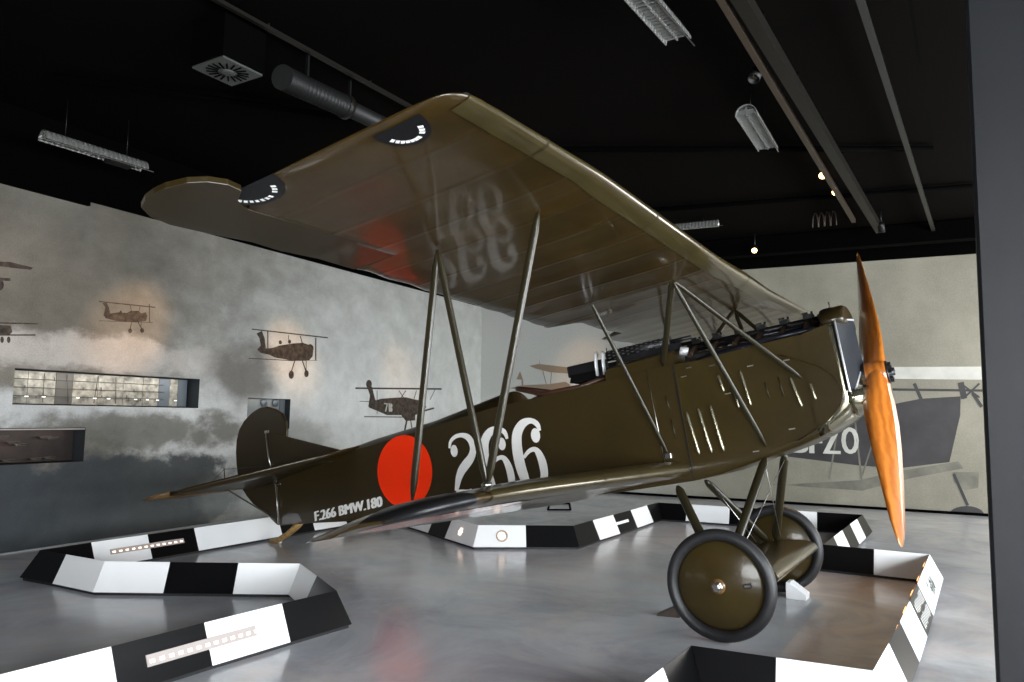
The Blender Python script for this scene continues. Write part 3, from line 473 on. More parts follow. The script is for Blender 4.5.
# flat side panels of the cowling that close over the nose, edge curved like an oval
for sd in (1, -1):
    mb = MB(); pol = [(.45, .345), (.24, .385), (.232, .20), (.228, .05), (.232, -.09), (.262, -.18), (.33, -.25), (.45, -.325)]
    mb.prism([A(a, sd*.350, h) for a, h in pol], (0, -sd*.006, 0)); mb.build('side_panel', cowlm, plane)
    mb = MB(); pts = [A(a, sd*.3575, h) for a, h in [(.60, .235), (.533, .205), (.438, .155), (.34, .095), (.27, .02), (.233, -.09), (.245, -.15), (.29, -.22), (.38, -.285), (.469, -.335), (.6, -.39)]]
    mb.tube(pts, .004, 6); mb.build('panel_edge', cowlm, plane)
# radiator
def ra(sv, d=0): return .202-.085*(1-abs(sv)/.345)-d
mb = MB()
for sd in (1, -1): mb.prism([A(ra(s_), s_*sd, h) for s_, h in [(0, .42), (.2, .412), (.342, .392), (.342, -.100), (.275, -.108), (.07, .052), (0, .052)]], (.012, 0, 0))
rad = mb.build('radiator', radc, plane)
mb = MB(); fr = [(0, .424), (.2, .416), (.347, .396), (.349, -.106), (.275, -.116), (.07, .045), (-.07, .045), (-.275, -.116), (-.349, -.106), (-.347, .396), (-.2, .416)]
mb.tube([A(ra(s_, .012), s_, h) for s_, h in fr], .0075, 8, closed=True); mb.build('radiator_frame', whitepad, rad)
# arched header tank behind the radiator top
mb = MB(); prof = [(.335*math.cos(t), .385+.155*max(0, math.sin(t))**.75) for t in [i*math.pi/16 for i in range(17)]]
mb.loft([[A(a, s*k_, .385+(h-.385)*k_) for s, h in prof] for a, k_ in ((.13, .93), (.15, 1), (.27, 1.0), (.29, .97))]); mb.build('header_tank', fab, plane)
# engine
eng = MB(); eng.box(A(.86, 0, .36), (1.0, .30, .10)); eng = eng.build('engine', black, plane, bevel=.01)
for i in range(6):
    a = .40+.175*i; mb = MB(); mb.lathe([(.062, 0), (.066, .02), (.062, .04), (.066, .06), (.06, .09), (.04, .10)], A(a, 0, .38), (0, 0, 1), 14); mb.tube([A(a, .05, .47), A(a, .16, .44), A(a, .28, .38)], .022, 8)
    mb.build('cylinder', engm, eng)
    mb = MB(); mb.box(A(a, 0, .515), (.07, .10, .035)); mb.tube([A(a-.03, .03, .50), A(a-.03, .03, .55)], .008, 6); mb.tube([A(a+.03, -.03, .50), A(a+.03, -.03, .545)], .01, 6); mb.box(A(a+.02, .02, .545), (.045, .02, .014)); mb.build('valve_gear', black, eng)
MB().tube([A(.28, 0, .485), A(1.36, 0, .485)], .026, 10).build('camshaft_housing', black, eng)
MB().tube([A(.30, .10, .44), A(1.3, .10, .44)], .014, 8).build('intake_pipe', exh, eng)
MB().box(A(.30, .02, .475), (.06, .14, .07)).build('magneto', engm, eng, bevel=.008)
MB().tube([A(.235, .06, .50), A(.235, .06, .585)], .005, 6).build('filler_rod', steel, eng)
mb = MB(); mb.tube([A(.34, .30, .378), A(.6, .305, .372), A(.88, .308, .352), A(1.12, .31, .325), A(1.30, .315, .29)], [.020, .024, .028, .032, .036], 12); mb.build('exhaust_pipe', exh, plane)
# louvre slots on the cowling
LV = [(1.36, -.05, 1.32, -.387, .012), (1.265, -.037, 1.223, -.386, .012), (1.17, -.03, 1.132, -.39, .012), (1.067, .181, 1.047, .047, .011), (.978, .087, .96, -.09, .009), (.899, .186, .87, -.09, .010), (.56, .066, .522, -.159, .011), (.435, -.002, .42, -.127, .010)]
for sd in (1, -1):
    for a0, h0, a1, h1, r in LV:
        mb = MB(); mb.tube([A(a0+(a1-a0)*t, sd*(.352 if 0 < t < 1 else .351), h0+(h1-h0)*t) for t in (0, .04, .1, .9, .96, 1)], [r*.3, r*.75, r, r, r*.75, r*.3], 8); mb.build('louvre', louvm, cowl)
    for a0, h0, h1 in ((1.50, .10, -.02), (1.49, -.08, -.24), (.74, .06, -.06), (.64, .08, -.06)):
        MB().tube([A(a0, sd*.351, h0), A(a0-.01, sd*.351, h1)], .005, 6).build('handle_slot', strutm, cowl)
    mb = MB(); 
    for a0, h0 in ((1.33, .22), (1.02, .03), (.82, .20), (.56, .19), (.42, -.24), (.30, -.10), (1.28, .28), (.62, -.30), (.9, -.42), (1.1, .26)): mb.box(A(a0, sd*.352, h0), (.045, .006, .009))
    mb.build('fastener', steel, cowl)
    MB().box(A(1.40, sd*.3515, -.11), (.012, .005, .86)).build('panel_seam', black, cowl)
    MB().tube([A(1.62, sd*.352, .33), A(1.60, sd*.352, -.50)], .003, 6).build('cable', steel, fus)
# decking round the guns, guns, feed chutes
mb = MB(); mb.loft([[A(a, s, h) for s, h in ((.33, .28), (.325, ht-.02), (.28, ht), (-.28, ht), (-.325, ht-.02), (-.33, .28))] for a, ht in ((1.40, .452), (1.65, .440), (1.95, .425), (1.99, .405))], smooth=False)
deck = mb.build('gun_decking', fusem, plane)
for sd in (1, -1):
    s0 = sd*.14; mb = MB(); mb.tube([A(1.45, s0, .545), A(2.02, s0, .54)], .045, 14)
    gun = mb.build('machine_gun', gunm, plane)
    mb = MB()
    for i in range(13):
        for k_ in range(10): 
            an = k_*math.pi/5+(i % 2)*.3; mb.box(A(1.48+.042*i, s0+.045*math.cos(an), .5425+.045*math.sin(an)), (.020, .006, .006))
    mb.build('cooling_slots', steel, gun)
    MB().tube([A(1.28, s0, .545), A(1.46, s0, .545)], .016, 10).build('muzzle', gunm, gun)
    MB().box(A(2.22, s0, .475), (.36, .085, .10)).build('breech', gunm, gun, bevel=.01)
    MB().box(A(1.66, s0, .49), (.55, .06, .05)).build('mounting_rail', gunm, gun)
    mb = MB(); mb.tube([A(2.09, s0+sd*.05, .575), A(2.09, s0+sd*.085, .55), A(2.09, s0+sd*.105, .48), A(2.09, s0+sd*.11, .38)], .010, 8, ry=2.8, up=(1, 0, 0))
    mb.tube([A(2.03, s0+sd*.05, .570), A(2.03, s0+sd*.075, .54), A(2.03, s0+sd*.09, .48), A(2.03, s0+sd*.095, .38)], .010, 8, ry=2.8, up=(1, 0, 0)); mb.build('feed_chute', whitepad, gun)
    MB().tube([A(2.02, s0, .57), A(2.02, s0, .615)], .004, 6).build('gun_sight', gunm, gun)
MB().tube([A(1.30, .22, .42), A(1.36, .24, .44)], .035, 12).build('pressure_bottle', whitepad, plane)
# cockpit: dark opening and leather coaming
mb = MB(); mb.loft([[A(a, s, h) for s, h in ((.24, .37), (.2, .44), (-.2, .44), (-.24, .37))] for a in (1.99, 2.36)], smooth=False, cap=True); mb.build('instrument_board', black, plane)
mb = MB(); mb.prism([A(2.45+.42*math.cos(t), .25*math.sin(t), .322) for t in [i*math.pi/12 for i in range(24)]], (0, 0, .006)); mb.build('cockpit_opening', black, fus)
rim = []
for i in range(40):
    t = i/40*2*math.pi; a = 2.50+.50*math.cos(t); s = .30*math.sin(t); rear = max(0, (math.cos(t)-.25)/.75); frnt = max(0, (-math.cos(t)-.5)/.5)
    rim.append(A(a, s*(1-.15*rear), .315+.135*rear**.8+.07*frnt))
mb = MB(); mb.tube(rim, .024, 8, closed=True); mb.build('leather_coaming', leather, plane)
MB().box(A(2.72, 0, .30), (.12, .36, .05)).build('seat', leather, plane, bevel=.01)
# markings on the side
def sidept(a, h, sd, off=.004): return A(a, sd*(HWID(a)+off), h)
def glyph(mb, pts, sd):
    L = stroke(pts); n = len(L); vs = []
    for p, q_ in L: vs += [sidept(*p, sd), sidept(*q_, sd)]
    mb.add(vs, [(2*i, 2*i+1, 2*i+3, 2*i+2) for i in range(n-1)])
GL = {'two': [(3.692, 0.007, 0.0112), (3.67, 0.065, 0.014), (3.609, 0.101, 0.0154), (3.528, 0.105, 0.0168), (3.453, 0.071, 0.0251), (3.416, 0.007, 0.0279), (3.417, -0.06, 0.0307), (3.459, -0.121, 0.0349), (3.519, -0.166, 0.0377), (3.577, -0.212, 0.0363), (3.623, -0.274, 0.0307), (3.651, -0.337, 0.0237), (3.672, -0.389, 0.0168)], 'base': [(3.674, -0.399, 0.0168), (3.614, -0.416, 0.0279), (3.545, -0.429, 0.0307), (3.481, -0.41, 0.0195)], 'six': [(2.659, 0.009, 0.0126), (2.676, 0.069, 0.0195), (2.739, 0.109, 0.0195), (2.829, 0.094, 0.0335), (2.898, 0.021, 0.0419), (2.92, -0.091, 0.0447), (2.916, -0.219, 0.0447), (2.897, -0.323, 0.0419), (2.87, -0.408, 0.0363), (2.809, -0.459, 0.0307), (2.729, -0.443, 0.0307), (2.68, -0.375, 0.0307), (2.676, -0.276, 0.0335), (2.699, -0.186, 0.0279), (2.737, -0.139, 0.0181), (2.8, -0.146, 0.0154), (2.863, -0.191, 0.0126)], 'six1': [(3.014, -0.006, 0.0119), (3.033, 0.055, 0.0186), (3.101, 0.096, 0.0186), (3.196, 0.08, 0.0318), (3.268, 0.005, 0.0398), (3.291, -0.11, 0.0424), (3.284, -0.243, 0.0424), (3.264, -0.349, 0.0398), (3.233, -0.437, 0.0345), (3.168, -0.489, 0.0292), (3.083, -0.472, 0.0292), (3.032, -0.402, 0.0292), (3.029, -0.3, 0.0318), (3.054, -0.207, 0.0265), (3.095, -0.159, 0.0172), (3.162, -0.167, 0.0146), (3.229, -0.213, 0.0119)], 'balls': [(3.639, -0.025, 0.045), (3.079, -0.042, 0.045), (2.708, -0.023, 0.05)]}
for sd in (1, -1):
    mb = MB(); fl = (lambda P: P) if sd == 1 else (lambda P: [(6.37-p[0], *p[1:]) for p in P])
    for key in ('two', 'base', 'six', 'six1'): glyph(mb, fl(GL[key]), sd)
    for a, h, r in fl(GL['balls']): mb.add([sidept(a+r*.95*math.cos(t), h+r*1.25*math.sin(t), sd, .0052) for t in [i*math.pi/10 for i in range(20)]], [tuple(range(20))])
    mb.build('number_266', white_p, fus, recalc=True)
    mb = MB(); mb.add([sidept(4.31+.372*math.cos(t), -.13+.352*math.sin(t), sd) for t in [i*math.pi/32 for i in range(64)]], [tuple(range(64))]); mb.build('orange_disc', red_p, fus)
    vs, fs = text_mesh('F.266 BMW.180'); x0 = min(v_[0] for v_ in vs); x1 = max(v_[0] for v_ in vs); y0 = min(v_[1] for v_ in vs); y1 = max(v_[1] for v_ in vs)
    P = []
    for x, y, z in vs:
        u = (x-x0)/(x1-x0); t = (y-y0)/(y1-y0); a = 5.70-1.04*u if sd == 1 else 4.66+1.04*u
        P.append(sidept(a, -.488+.055*(5.70-a)/1.04+.102*t, sd))
    # thicken the lettering a little by drawing it twice, shifted
    mb = MB(); mb.add(P, fs); mb.add([p+Vector((.010, -sd*.0006, .002)) for p in P], fs); mb.add([p+Vector((-.010, -sd*.0012, -.002)) for p in P], fs); mb.build('serial_text', white_p, fus)
    MB().prism([sidept(a, h, sd, 0) for a, h in ((6.28, -.475), (6.27, -.40), (6.12, -.35), (5.98, -.38), (5.92, -.475))], (0, -sd*.004, 0)).build('inspection_plate', mat('plate_grey', (.10, .09, .085), .2, .5, .5), fus)
# fin, rudder
mb = MB(); mb.prism([A(a, .016, h) for a, h in ((5.25, .20), (6.40, .585), (6.36, .03), (5.8, .11))], (0, .032, 0)); mb.build('fin', fab, plane, bevel=.01)
RP = [(6.41, .575), (6.10, .475), (6.085, .56), (6.09, .66), (6.14, .76), (6.25, .83), (6.38, .88), (6.50, .885), (6.64, .85), (6.78, .78), (6.88, .69), (6.94, .57), (6.965, .44), (6.97, .28), (6.955, .12), (6.91, .01), (6.83, -.10), (6.73, -.20), (6.63, -.265), (6.50, -.35), (6.40, -.44), (6.345, -.48), (6.33, -.2), (6.36, .05)]
mb = MB(); mb.prism([A(a, .020, h) for a, h in RP], (0, .040, 0)); rud = mb.build('rudder', fab, plane, bevel=.012)
mb = MB(); mb.tube([A(6.415, .028, .60), A(6.40, .03, .3), A(6.34, .03, .08)], .007, 6); mb.box(A(6.40, .03, .585), (.04, .02, .03)); mb.build('hinge_post', steel, rud)
mb = MB(); mb.tube([A(6.31, .035, -.02), A(6.32, .03, -.46)], .006, 6); mb.box(A(6.27, .03, -.03), (.07, .015, .012)); mb.build('hinge_post', steel, fus)
# tailplane and elevators (drooping slightly aft)
def TZ(a, s): return .20-.14*(a-4.95)-.02*abs(s) if a < 6.5 else .20-.14*1.55-.02*abs(s)+(a-6.5)*.06
def surf(mb, out, th, mi=0):
    n = len(out); top = [A(a, s, TZ(a, s)+th/2) for a, s in out]; bot = [A(a, s, TZ(a, s)-th/2) for a, s in out]
    ca = sum(p[0] for p in out)/n; cs = sum(p[1] for p in out)/n
    mb.add(top+bot+[A(ca, cs, TZ(ca, cs)+th*1.1), A(ca, cs, TZ(ca, cs)-th*1.1)], [(i, (i+1) % n, 2*n) for i in range(n)]+[(n+(i+1) % n, n+i, 2*n+1) for i in range(n)]+[(i, n+i, n+(i+1) % n, (i+1) % n) for i in range(n)], mi, True)
for sd in (1, -1):
    mb = MB(); surf(mb, [(4.95, sd*.10), (5.3, sd*.42), (5.6, sd*.70), (5.95, sd*1.0), (6.22, sd*1.22), (6.36, sd*1.32), (6.38, sd*.9), (6.38, sd*.10)], .035); tp = mb.build('tailplane', fab, plane)
    mb = MB(); surf(mb, [(6.39, sd*.12), (6.39, sd*1.30), (6.30, sd*1.36), (6.38, sd*1.44), (6.50, sd*1.47), (6.64, sd*1.42), (6.80, sd*1.28), (6.90, sd*1.08), (6.92, sd*.6), (6.90, sd*.30), (6.78, sd*.14)], .03); mb.build('elevator', brownish, plane)
    mb = MB(); mb.tube([A(6.36, sd*.02, -.41), A(6.40, sd*.66, .0)], .014, 8, ry=.5, up=(1, 0, 0)); mb.build('tail_strut', strutm, plane)
    mb = MB(); mb.tube([A(6.42, sd*.62, .20), A(6.42, sd*.62, -.04)], .006, 6); mb.tube([A(6.42, sd*.62, .19), A(5.3, sd*.14, .10)], .003, 5); mb.tube([A(6.42, sd*.62, .19), A(6.8, sd*.62, -.0)], .003, 5); mb.build('control_horn', strutm, plane)
mb = MB(); mb.tube([A(5.97, 0, -.47), A(6.06, 0, -.515), A(6.22, 0, -.590), A(6.38, 0, -.642), A(6.50, 0, -.648)], [.026, .036, .034, .034, .028], 8, ry=1.3, up=(0, 0, 1)); sk = mb.build('tail_skid', skidw, plane)
MB().tube([A(6.34, 0, -.648), A(6.42, 0, -.642)], .026, 8).build('skid_shoe', steel, sk)
# ---- wings
def airfoil(n=12):
    up = [(0, .35), (.012, .52), (.035, .68), (.08, .84), (.16, .97), (.28, 1.0), (.42, .95), (.6, .78), (.78, .50), (.92, .24), (1.0, .06)]
    lo = [(.985, 0), (.9, 0), (.7, 0), (.5, 0), (.3, 0), (.15, .0), (.08, .035), (.035, .12), (.012, .22)]
    return up, lo
UP, LO = airfoil()
def wing(mb, stations):
    rings = []
    for s, ale, ate, hl, hm, ht, th in stations:   # bottom height at LE, mid and TE; thickness
        def bot(x): return hl+(hm-hl)*min(1, x/.3) if x < .3 else hm+(ht-hm)*((x-.3)/.7)**1.3
        ring = [A(ale+(ate-ale)*x, s, bot(x)+th*y) for x, y in UP]+[A(ale+(ate-ale)*x, s, bot(x)+th*y) for x, y in LO]
        rings.append(ring)
    mb.loft(rings)
def ute(s): # trailing edge station with rib scallops
    s = abs(s); base = 2.37
    if s < .44: base = 2.10
    elif s < .52: base = 2.10+(s-.44)/.08*.25
    if 2.79 < s: base = 2.08 if s > 2.80 else 2.37-(s-2.79)/.01*.29
    return base-(.018*(math.cos(2*math.pi*(s-.52)/.36)*.5+.5) if s > .52 and s < 2.75 else 0)
def ust(s):
    S_ = abs(s); e = max(0, (S_-3.82)/.15); e = min(e, 1)
    ale = .775+.16*(1-math.sqrt(max(0, 1-e*e)))*.8; ate = ute(s)-max(0, S_-3.80)/.17*.28
    b = .855+.075*min(1, max(0, (S_-.8)/1.9))-.012*max(0, min(1, (S_-2.8)/1.0)); hm = b; ht = .80+.13*min(1, S_/2.8); hl = b+.015
    th = .185-.065*min(1, S_/2.8)-.055*max(0, min(1, (S_-2.6)/1.2))
    if e > 0: k_ = math.sqrt(max(0.02, 1-e*e)); c_ = b+th*.45; hl = c_-(c_-hl)*k_; hm = c_-(c_-hm)*k_; ht = c_-(c_-ht)*k_; th *= k_
    return (s, ale, ate, hl, hm, ht, th)
ss = []; s = -3.86
ends = [3.97, 3.965, 3.95, 3.93, 3.90]
ss = [-e for e in ends]+[round(-3.86+.06*i, 3) for i in range(int(7.72/.06)+1)]+[3.86, 2.785, 2.805, -2.785, -2.805]+ends[::-1]
ss = sorted(set(ss))
mb = MB(); wing(mb, [ust(x) for x in ss]); uw = mb.build('upper_wing', wingm, plane)
# leading edge sheathing, a paler band
def le_band(mb, s0, s1, fn, x1=.05):
    rings = []; k0 = int(abs(s1-s0)/.2)+1
    for i in range(k0+1):
        s = s0+(s1-s0)*i/k0; st = fn(s); _, ale, ate, hl, hm, ht, th = st; ring = []
        idx = [(.09, .855), (.035, .69), (.012, .53), (0, .36), (.012, .215), (.035, .115), (.075, .03)]
        for x, y in idx:
            bx = hl+(hm-hl)*min(1, x/.3); nx = -.004 if x < .02 else 0
            ring.append(A(ale+(ate-ale)*x+nx, s, bx+th*y+(.004 if y > .5 else -.004)))
        rings.append(ring)
    mb.loft(rings, ringclosed=False, cap=False)
mb = MB(); le_band(mb, -3.88, 3.88, ust); mb.build('leading_edge', lightolive, uw)
for sq in (3.30, -3.30, .0, 2.0, -2.0): 
    mb = MB(); le_band(mb, sq-.008, sq+.008, lambda s: (lambda t: (t[0], t[1]-.004, t[2], t[3]-.002, t[4], t[5], t[6]+.006))(ust(s))); mb.build('edge_band', strutm, uw)
for sd in (1, -1):
    # aileron with its rounded balance horn reaching past the tip
    out = [(2.03, 2.80), (2.03, 3.84), (1.98, 3.93), (1.88, 3.99), (1.862, 4.07), (1.885, 4.15), (1.94, 4.205), (2.03, 4.238), (2.10, 4.24), (2.177, 4.229), (2.257, 4.195), (2.325, 4.11), (2.365, 3.99), (2.37, 3.8), (2.35, 3.55), (2.37, 3.35), (2.35, 3.1), (2.37, 2.80)]
    n = len(out); mb = MB(); hh = lambda a, s: .945-.03*max(0, s-3.7)
    mb.add([A(a, sd*s_, hh(a, s_)+.014) for a, s_ in out]+[A(a, sd*s_, hh(a, s_)-.014) for a, s_ in out], [tuple(range(n)), tuple(range(n, 2*n))[::-1]]+[(i, n+i, n+(i+1) % n, (i+1) % n) for i in range(n)])
    mb.build('aileron', fab, plane, bevel=.003)
    # dark tip markers with an arc of small white letters
    for a0, a1, s0 in ((.97, 1.20, 3.86), (1.70, 2.05, 3.90)):
        st = ust(s0); cx = (a0+a1)/2; pts = [(cx+(a1-a0)/2*math.cos(t), (s0+.02) - .15*math.sin(t)) for t in [i*math.pi/12 for i in range(13)]]
        def bz(a, s_, off=.0035):
            t = ust(s_); x = (a-t[1])/(t[2]-t[1]); b = t[3]+(t[4]-t[3])*min(1, x/.3) if x < .3 else t[4]+(t[5]-t[4])*((x-.3)/.7)**1.3
            return A(a, sd*s_, b-off)
        mb = MB(); rows = 6
        grid = [[bz(cx+(a1-a0)/2*math.cos(t)*r_/rows if r_ else cx, s0+.08-(.16)*math.sin(t)*r_/rows if r_ else s0+.08) for t in [i*math.pi/12 for i in range(13)]] for r_ in range(rows+1)]
        mb.loft(grid, ringclosed=False, cap=False); mk = mb.build('tip_marker', gunm, uw)
        mb = MB()
        for i in range(11):
            if i == 7: continue
            t = math.radians(25+13*i); a = cx+(a1-a0)*.33*math.cos(t); s_ = s0+.06-.10*math.sin(t); d = Vector((-math.sin(t), 0))
            q_ = [bz(a+da*math.cos(t)-db_*math.sin(t), s_-da*math.sin(t)-db_*math.cos(t), .0055) for da, db_ in ((-.011, -.008), (.011, -.008), (.011, .008), (-.011, .008))]
            mb.add(q_, [(0, 1, 2, 3)])
        mb.build('tip_lettering', white_p, mk)
def lst(s):
    S_ = abs(s); e = min(1, max(0, (S_-3.20)/.28)); 
    ale = 1.41+.42*(1-math.sqrt(max(0, 1-e*e))); eT = min(1, max(0, (S_-2.80)/.685)); ate = 2.62-.62*(1-math.sqrt(max(0, 1-eT*eT)))-(.016*(math.cos(2*math.pi*S_/.36)*.5+.5))
    u = min(1, max(0, (S_-.35)/2.9)); hl = -.532+.045*u; hm = -.548+.04*u; ht = -.625+.062*u; th = .148-.050*u-.02*max(0, min(1, (S_-2.6)/.6))
    if e > 0: k_ = math.sqrt(max(0.03, 1-e*e)); c_ = -.515; hl = c_+(hl-c_)*k_; hm = c_+(hm-c_)*k_; ht = (c_-.03)+(ht-(c_-.03))*k_; th *= k_
    return (s, ale, ate, hl, hm, ht, th)
ends = [3.48, 3.473, 3.455, 3.42, 3.36, 3.29, 3.22, 3.16]
ss = sorted(set([-e for e in ends]+[round(-3.12+.06*i, 3) for i in range(105)]+ends))
mb = MB(); wing(mb, [lst(x) for x in ss]); lwing = mb.build('lower_wing', wingm, plane)
mb = MB(); le_band(mb, .35, 3.12, lst); mb.build('leading_edge', lightolive, lwing); mb = MB(); le_band(mb, -3.12, -.35, lst); mb.build('leading_edge', lightolive, lwing)
for sd in (1, -1):
    def lb(a, s_, off=.003):
        t = lst(s_); x = (a-t[1])/(t[2]-t[1]); b = t[3]+(t[4]-t[3])*min(1, x/.3) if x < .3 else t[4]+(t[5]-t[4])*((x-.3)/.7)**1.3
        return A(a, sd*s_, b-off)
    grid = [[lb(2.03+.47*r_/6*math.cos(t), 2.66+.47*r_/6*math.sin(t)) for t in [i*math.pi/24 for i in range(48)]] for r_ in range(1, 7)]
    mb = MB(); mb.loft([[lb(2.03, 2.66)]*48]+grid, cap=False); mb.build('underwing_disc', red_g, lwing)
    mb = MB(); rings = []
    for i_ in range(13):
        t = lst(3.24+.236*i_/12); sv, ale, ate, hl, hm, ht, th = t; rg = []
        for x, y in ((.42, .95), (.28, 1.0), (.16, .97), (.08, .84), (.035, .68), (.012, .52), (0, .35), (.012, .22), (.035, .12), (.08, .035), (.15, 0), (.3, 0)):
            bx = hl+(hm-hl)*min(1, x/.3) if x < .3 else hm+(ht-hm)*((x-.3)/.7)**1.3
            rg.append(A(ale+(ate-ale)*x-(.005 if x < .04 else 0), sd*sv, bx+th*y+(.005 if y > .36 else -.005)))
        rings.append(rg)
    mb.loft(rings, ringclosed=False, cap=False)
    mb.build('tip_marker', gunm, lwing)
    for sq in (1.9, 1.35):
        mb = MB(); le_band(mb, sd*sq-.006, sd*sq+.006, lambda s: (lambda t: (t[0], t[1]-.004, t[2], t[3]-.002, t[4], t[5], t[6]+.006))(lst(s))); mb.build('edge_band', strutm, lwing)
# ---- struts (streamlined tubes)
def strut(name, p, q_, r=.021, ry=.55, m=strutm):
    P, Q = Vector(p), Vector(q_); d = Q-P; L = d.length; d.normalize(); pts = [P+d*L*t for t in (0, .03, .07, .93, .97, 1)]
    mb = MB(); mb.tube(pts, [r*.35, r*.7, r, r, r*.7, r*.35], 12, ry=ry, up=(1, 0, 0)); return mb.build(name, m, plane)
for sd in (1, -1):
    uF, uR, lF, lR = A(1.174, sd*2.702, .935), A(1.835, sd*2.701, .915), A(1.711, sd*2.7, -.412), A(2.212, sd*2.7, -.425)
    strut('interplane_strut', uF, lF, .024); strut('interplane_strut', uR, lR, .024); strut('interplane_strut', uR, lF, .022)
    cF, cR = A(1.132, sd*.83, .865), A(1.797, sd*.818, .875)
    strut('cabane_strut', cF, A(1.478, sd*.352, .34), .023); strut('cabane_strut', cF, A(.821, sd*.355, -.395), .019); strut('cabane_strut', cF, A(.485, sd*.352, .043), .019)
    strut('cabane_strut', cR, A(1.561, sd*.36, -.355), .017)
    MB().box(A(1.561, sd*.362, -.36), (.05, .02, .04)).build('strut_fitting', steel, plane, bevel=.004)
    MB().lathe([(.03, 0), (.03, .02), (.012, .03)], A(1.711, sd*2.7, -.415), (0, 0, 1), 10).build('strut_fitting', steel, plane)
    strut('undercarriage_strut', A(.845, sd*.325, -.47), A(1.15, sd*.735, -1.17), .034, .6); strut('undercarriage_strut', A(1.536, sd*.35, -.595), A(1.22, sd*.735, -1.17), .034, .6)
mb = MB(); mb.tube([A(1.10, .72, -1.15), A(.86, -.33, -.52)], .003, 5); mb.tube([A(1.10, -.72, -1.15), A(.86, .33, -.52)], .003, 5); mb.tube([A(1.25, .5, -1.15), A(1.53, .34, -.6)], .003, 5); mb.tube([A(1.25, -.5, -1.15), A(1.5, -.34, -.6)], .003, 5); mb.build('bracing_wires', steel, plane)
# ---- undercarriage aerofoil, wheels
mb = MB(); prof = [(-.36, 0), (-.34, .035), (-.27, .062), (-.14, .078), (.0, .078), (.15, .06), (.28, .03), (.38, 0), (.28, -.025), (.15, -.045), (0, -.058), (-.14, -.058), (-.27, -.047), (-.34, -.028)]
ct, st_ = math.cos(TH), math.sin(TH)
mb.loft([[A(AXA+x*ct+z*st_*0, s, AXH+z+x*-.0-.0) for x, z in prof] for s in (-.735, -.72, .72, .735)], smooth=True); mb.build('axle_fairing', lightolive, plane)
MB().tube([A(AXA, .93, AXH), A(AXA, -.93, AXH)], .022, 12).build('axle', black, plane)
def wheel(sd):
    s0 = sd*.872; ty = []; Rm, rm = .327, .0405
    for i in range(17): t = i*2*math.pi/16; ty.append((Rm+rm*math.cos(t)*1.0, rm*1.15*math.sin(t)))
    mb = MB(); mb.lathe(ty[:-1], A(AXA, s0, AXH), (0, 1, 0), 72, closed=True); tyre = mb.build('wheel', rubber, plane)
    mb = MB(); mb.lathe([(.0, .062), (.03, .060), (.15, .044), (.27, .018), (.292, .006), (.292, -.006), (.27, -.018), (.15, -.044), (.03, -.06), (0, -.062)], A(AXA, s0, AXH), (0, 1, 0), 72); cov = mb.build('wheel_cover', cowlm, tyre)
    mb = MB(); mb.lathe([(.291, -.012), (.298, -.02), (.298, .02), (.291, .012)], A(AXA, s0, AXH), (0, 1, 0), 64, closed=True); mb.build('rim', strutm, tyre)
    ax = Vector((0, -sd, 0)); c0 = A(AXA, s0, AXH)+ax*.055
    mb = MB(); mb.lathe([(.036, 0), (.036, .022), (.030, .026), (.026, .045), (.018, .05), (0, .05)], c0, ax, 6, smooth=False); mb.build('hub_cap', steel, tyre)
    mb = MB(); mb.lathe([(.05, 0), (.05, .006), (0, .006)], c0, ax, 20); mb.build('hub_plate', brownish, tyre)
    MB().box(A(AXA-.19, s0, AXH-.012)+ax*.037, (.055, .012, .03)).build('valve_slot', black, tyre); MB().box(A(AXA-.19, s0, AXH-.012)+ax*.043, (.04, .004, .012)).build('valve', steel, tyre)
wheel(1); wheel(-1)
# ---- propeller, turned so that the lower blade comes towards the viewer
PH = math.radians(38.5); dv = Vector((0, math.sin(PH), math.cos(PH)))        # along the upper blade (plane-local)
cv = Vector((0, math.cos(PH), -math.sin(PH))); fw = Vector((1, 0, 0)); c0 = A(.045, 0, 0)
def blade(sgn):
    rings = []; sec = [(-.5, 0), (-.3, .32), (-.05, .5), (.25, .38), (.5, 0), (.25, -.18), (-.05, -.22), (-.3, -.16)]
    for r, ch, th, tw in ((.0, .18, .19, 78), (.09, .18, .185, 74), (.15, .19, .13, 64), (.25, .235, .085, 52), (.42, .275, .065, 42), (.62, .285, .052, 34), (.85, .265, .038, 28), (1.08, .215, .026, 24), (1.25, .16, .018, 22), (1.34, .10, .012, 20), (1.385, .055, .008, 20), (1.40, .012, .005, 20)):
        ta = math.radians(tw); e1 = (cv*sgn*math.cos(ta)-fw*math.sin(ta)); e2 = (fw*math.cos(ta)+cv*sgn*math.sin(ta))
        rings.append([c0+dv*sgn*r+e1*x*ch+e2*y*th for x, y in sec])
    return rings
mb = MB(); mb.loft(blade(1)); mb.loft(blade(-1)); mb.lathe([(.085, -.08), (.095, -.06), (.095, .06), (.085, .08)], c0, fw, 28); prop = mb.build('propeller', wood, plane)
mb = MB(); mb.lathe([(.085, 0), (.085, .012), (.03, .014), (.03, .05), (.0, .055)], c0+fw*.08, fw, 24)
for i in range(8):
    t = i*math.pi/4; mb.lathe([(.011, 0), (.011, .026), (0, .026)], c0+fw*.09+Vector((0, math.cos(t), math.sin(t)))*.062, fw, 6, smooth=False)
mb.build('hub_plate', gunm, prop)

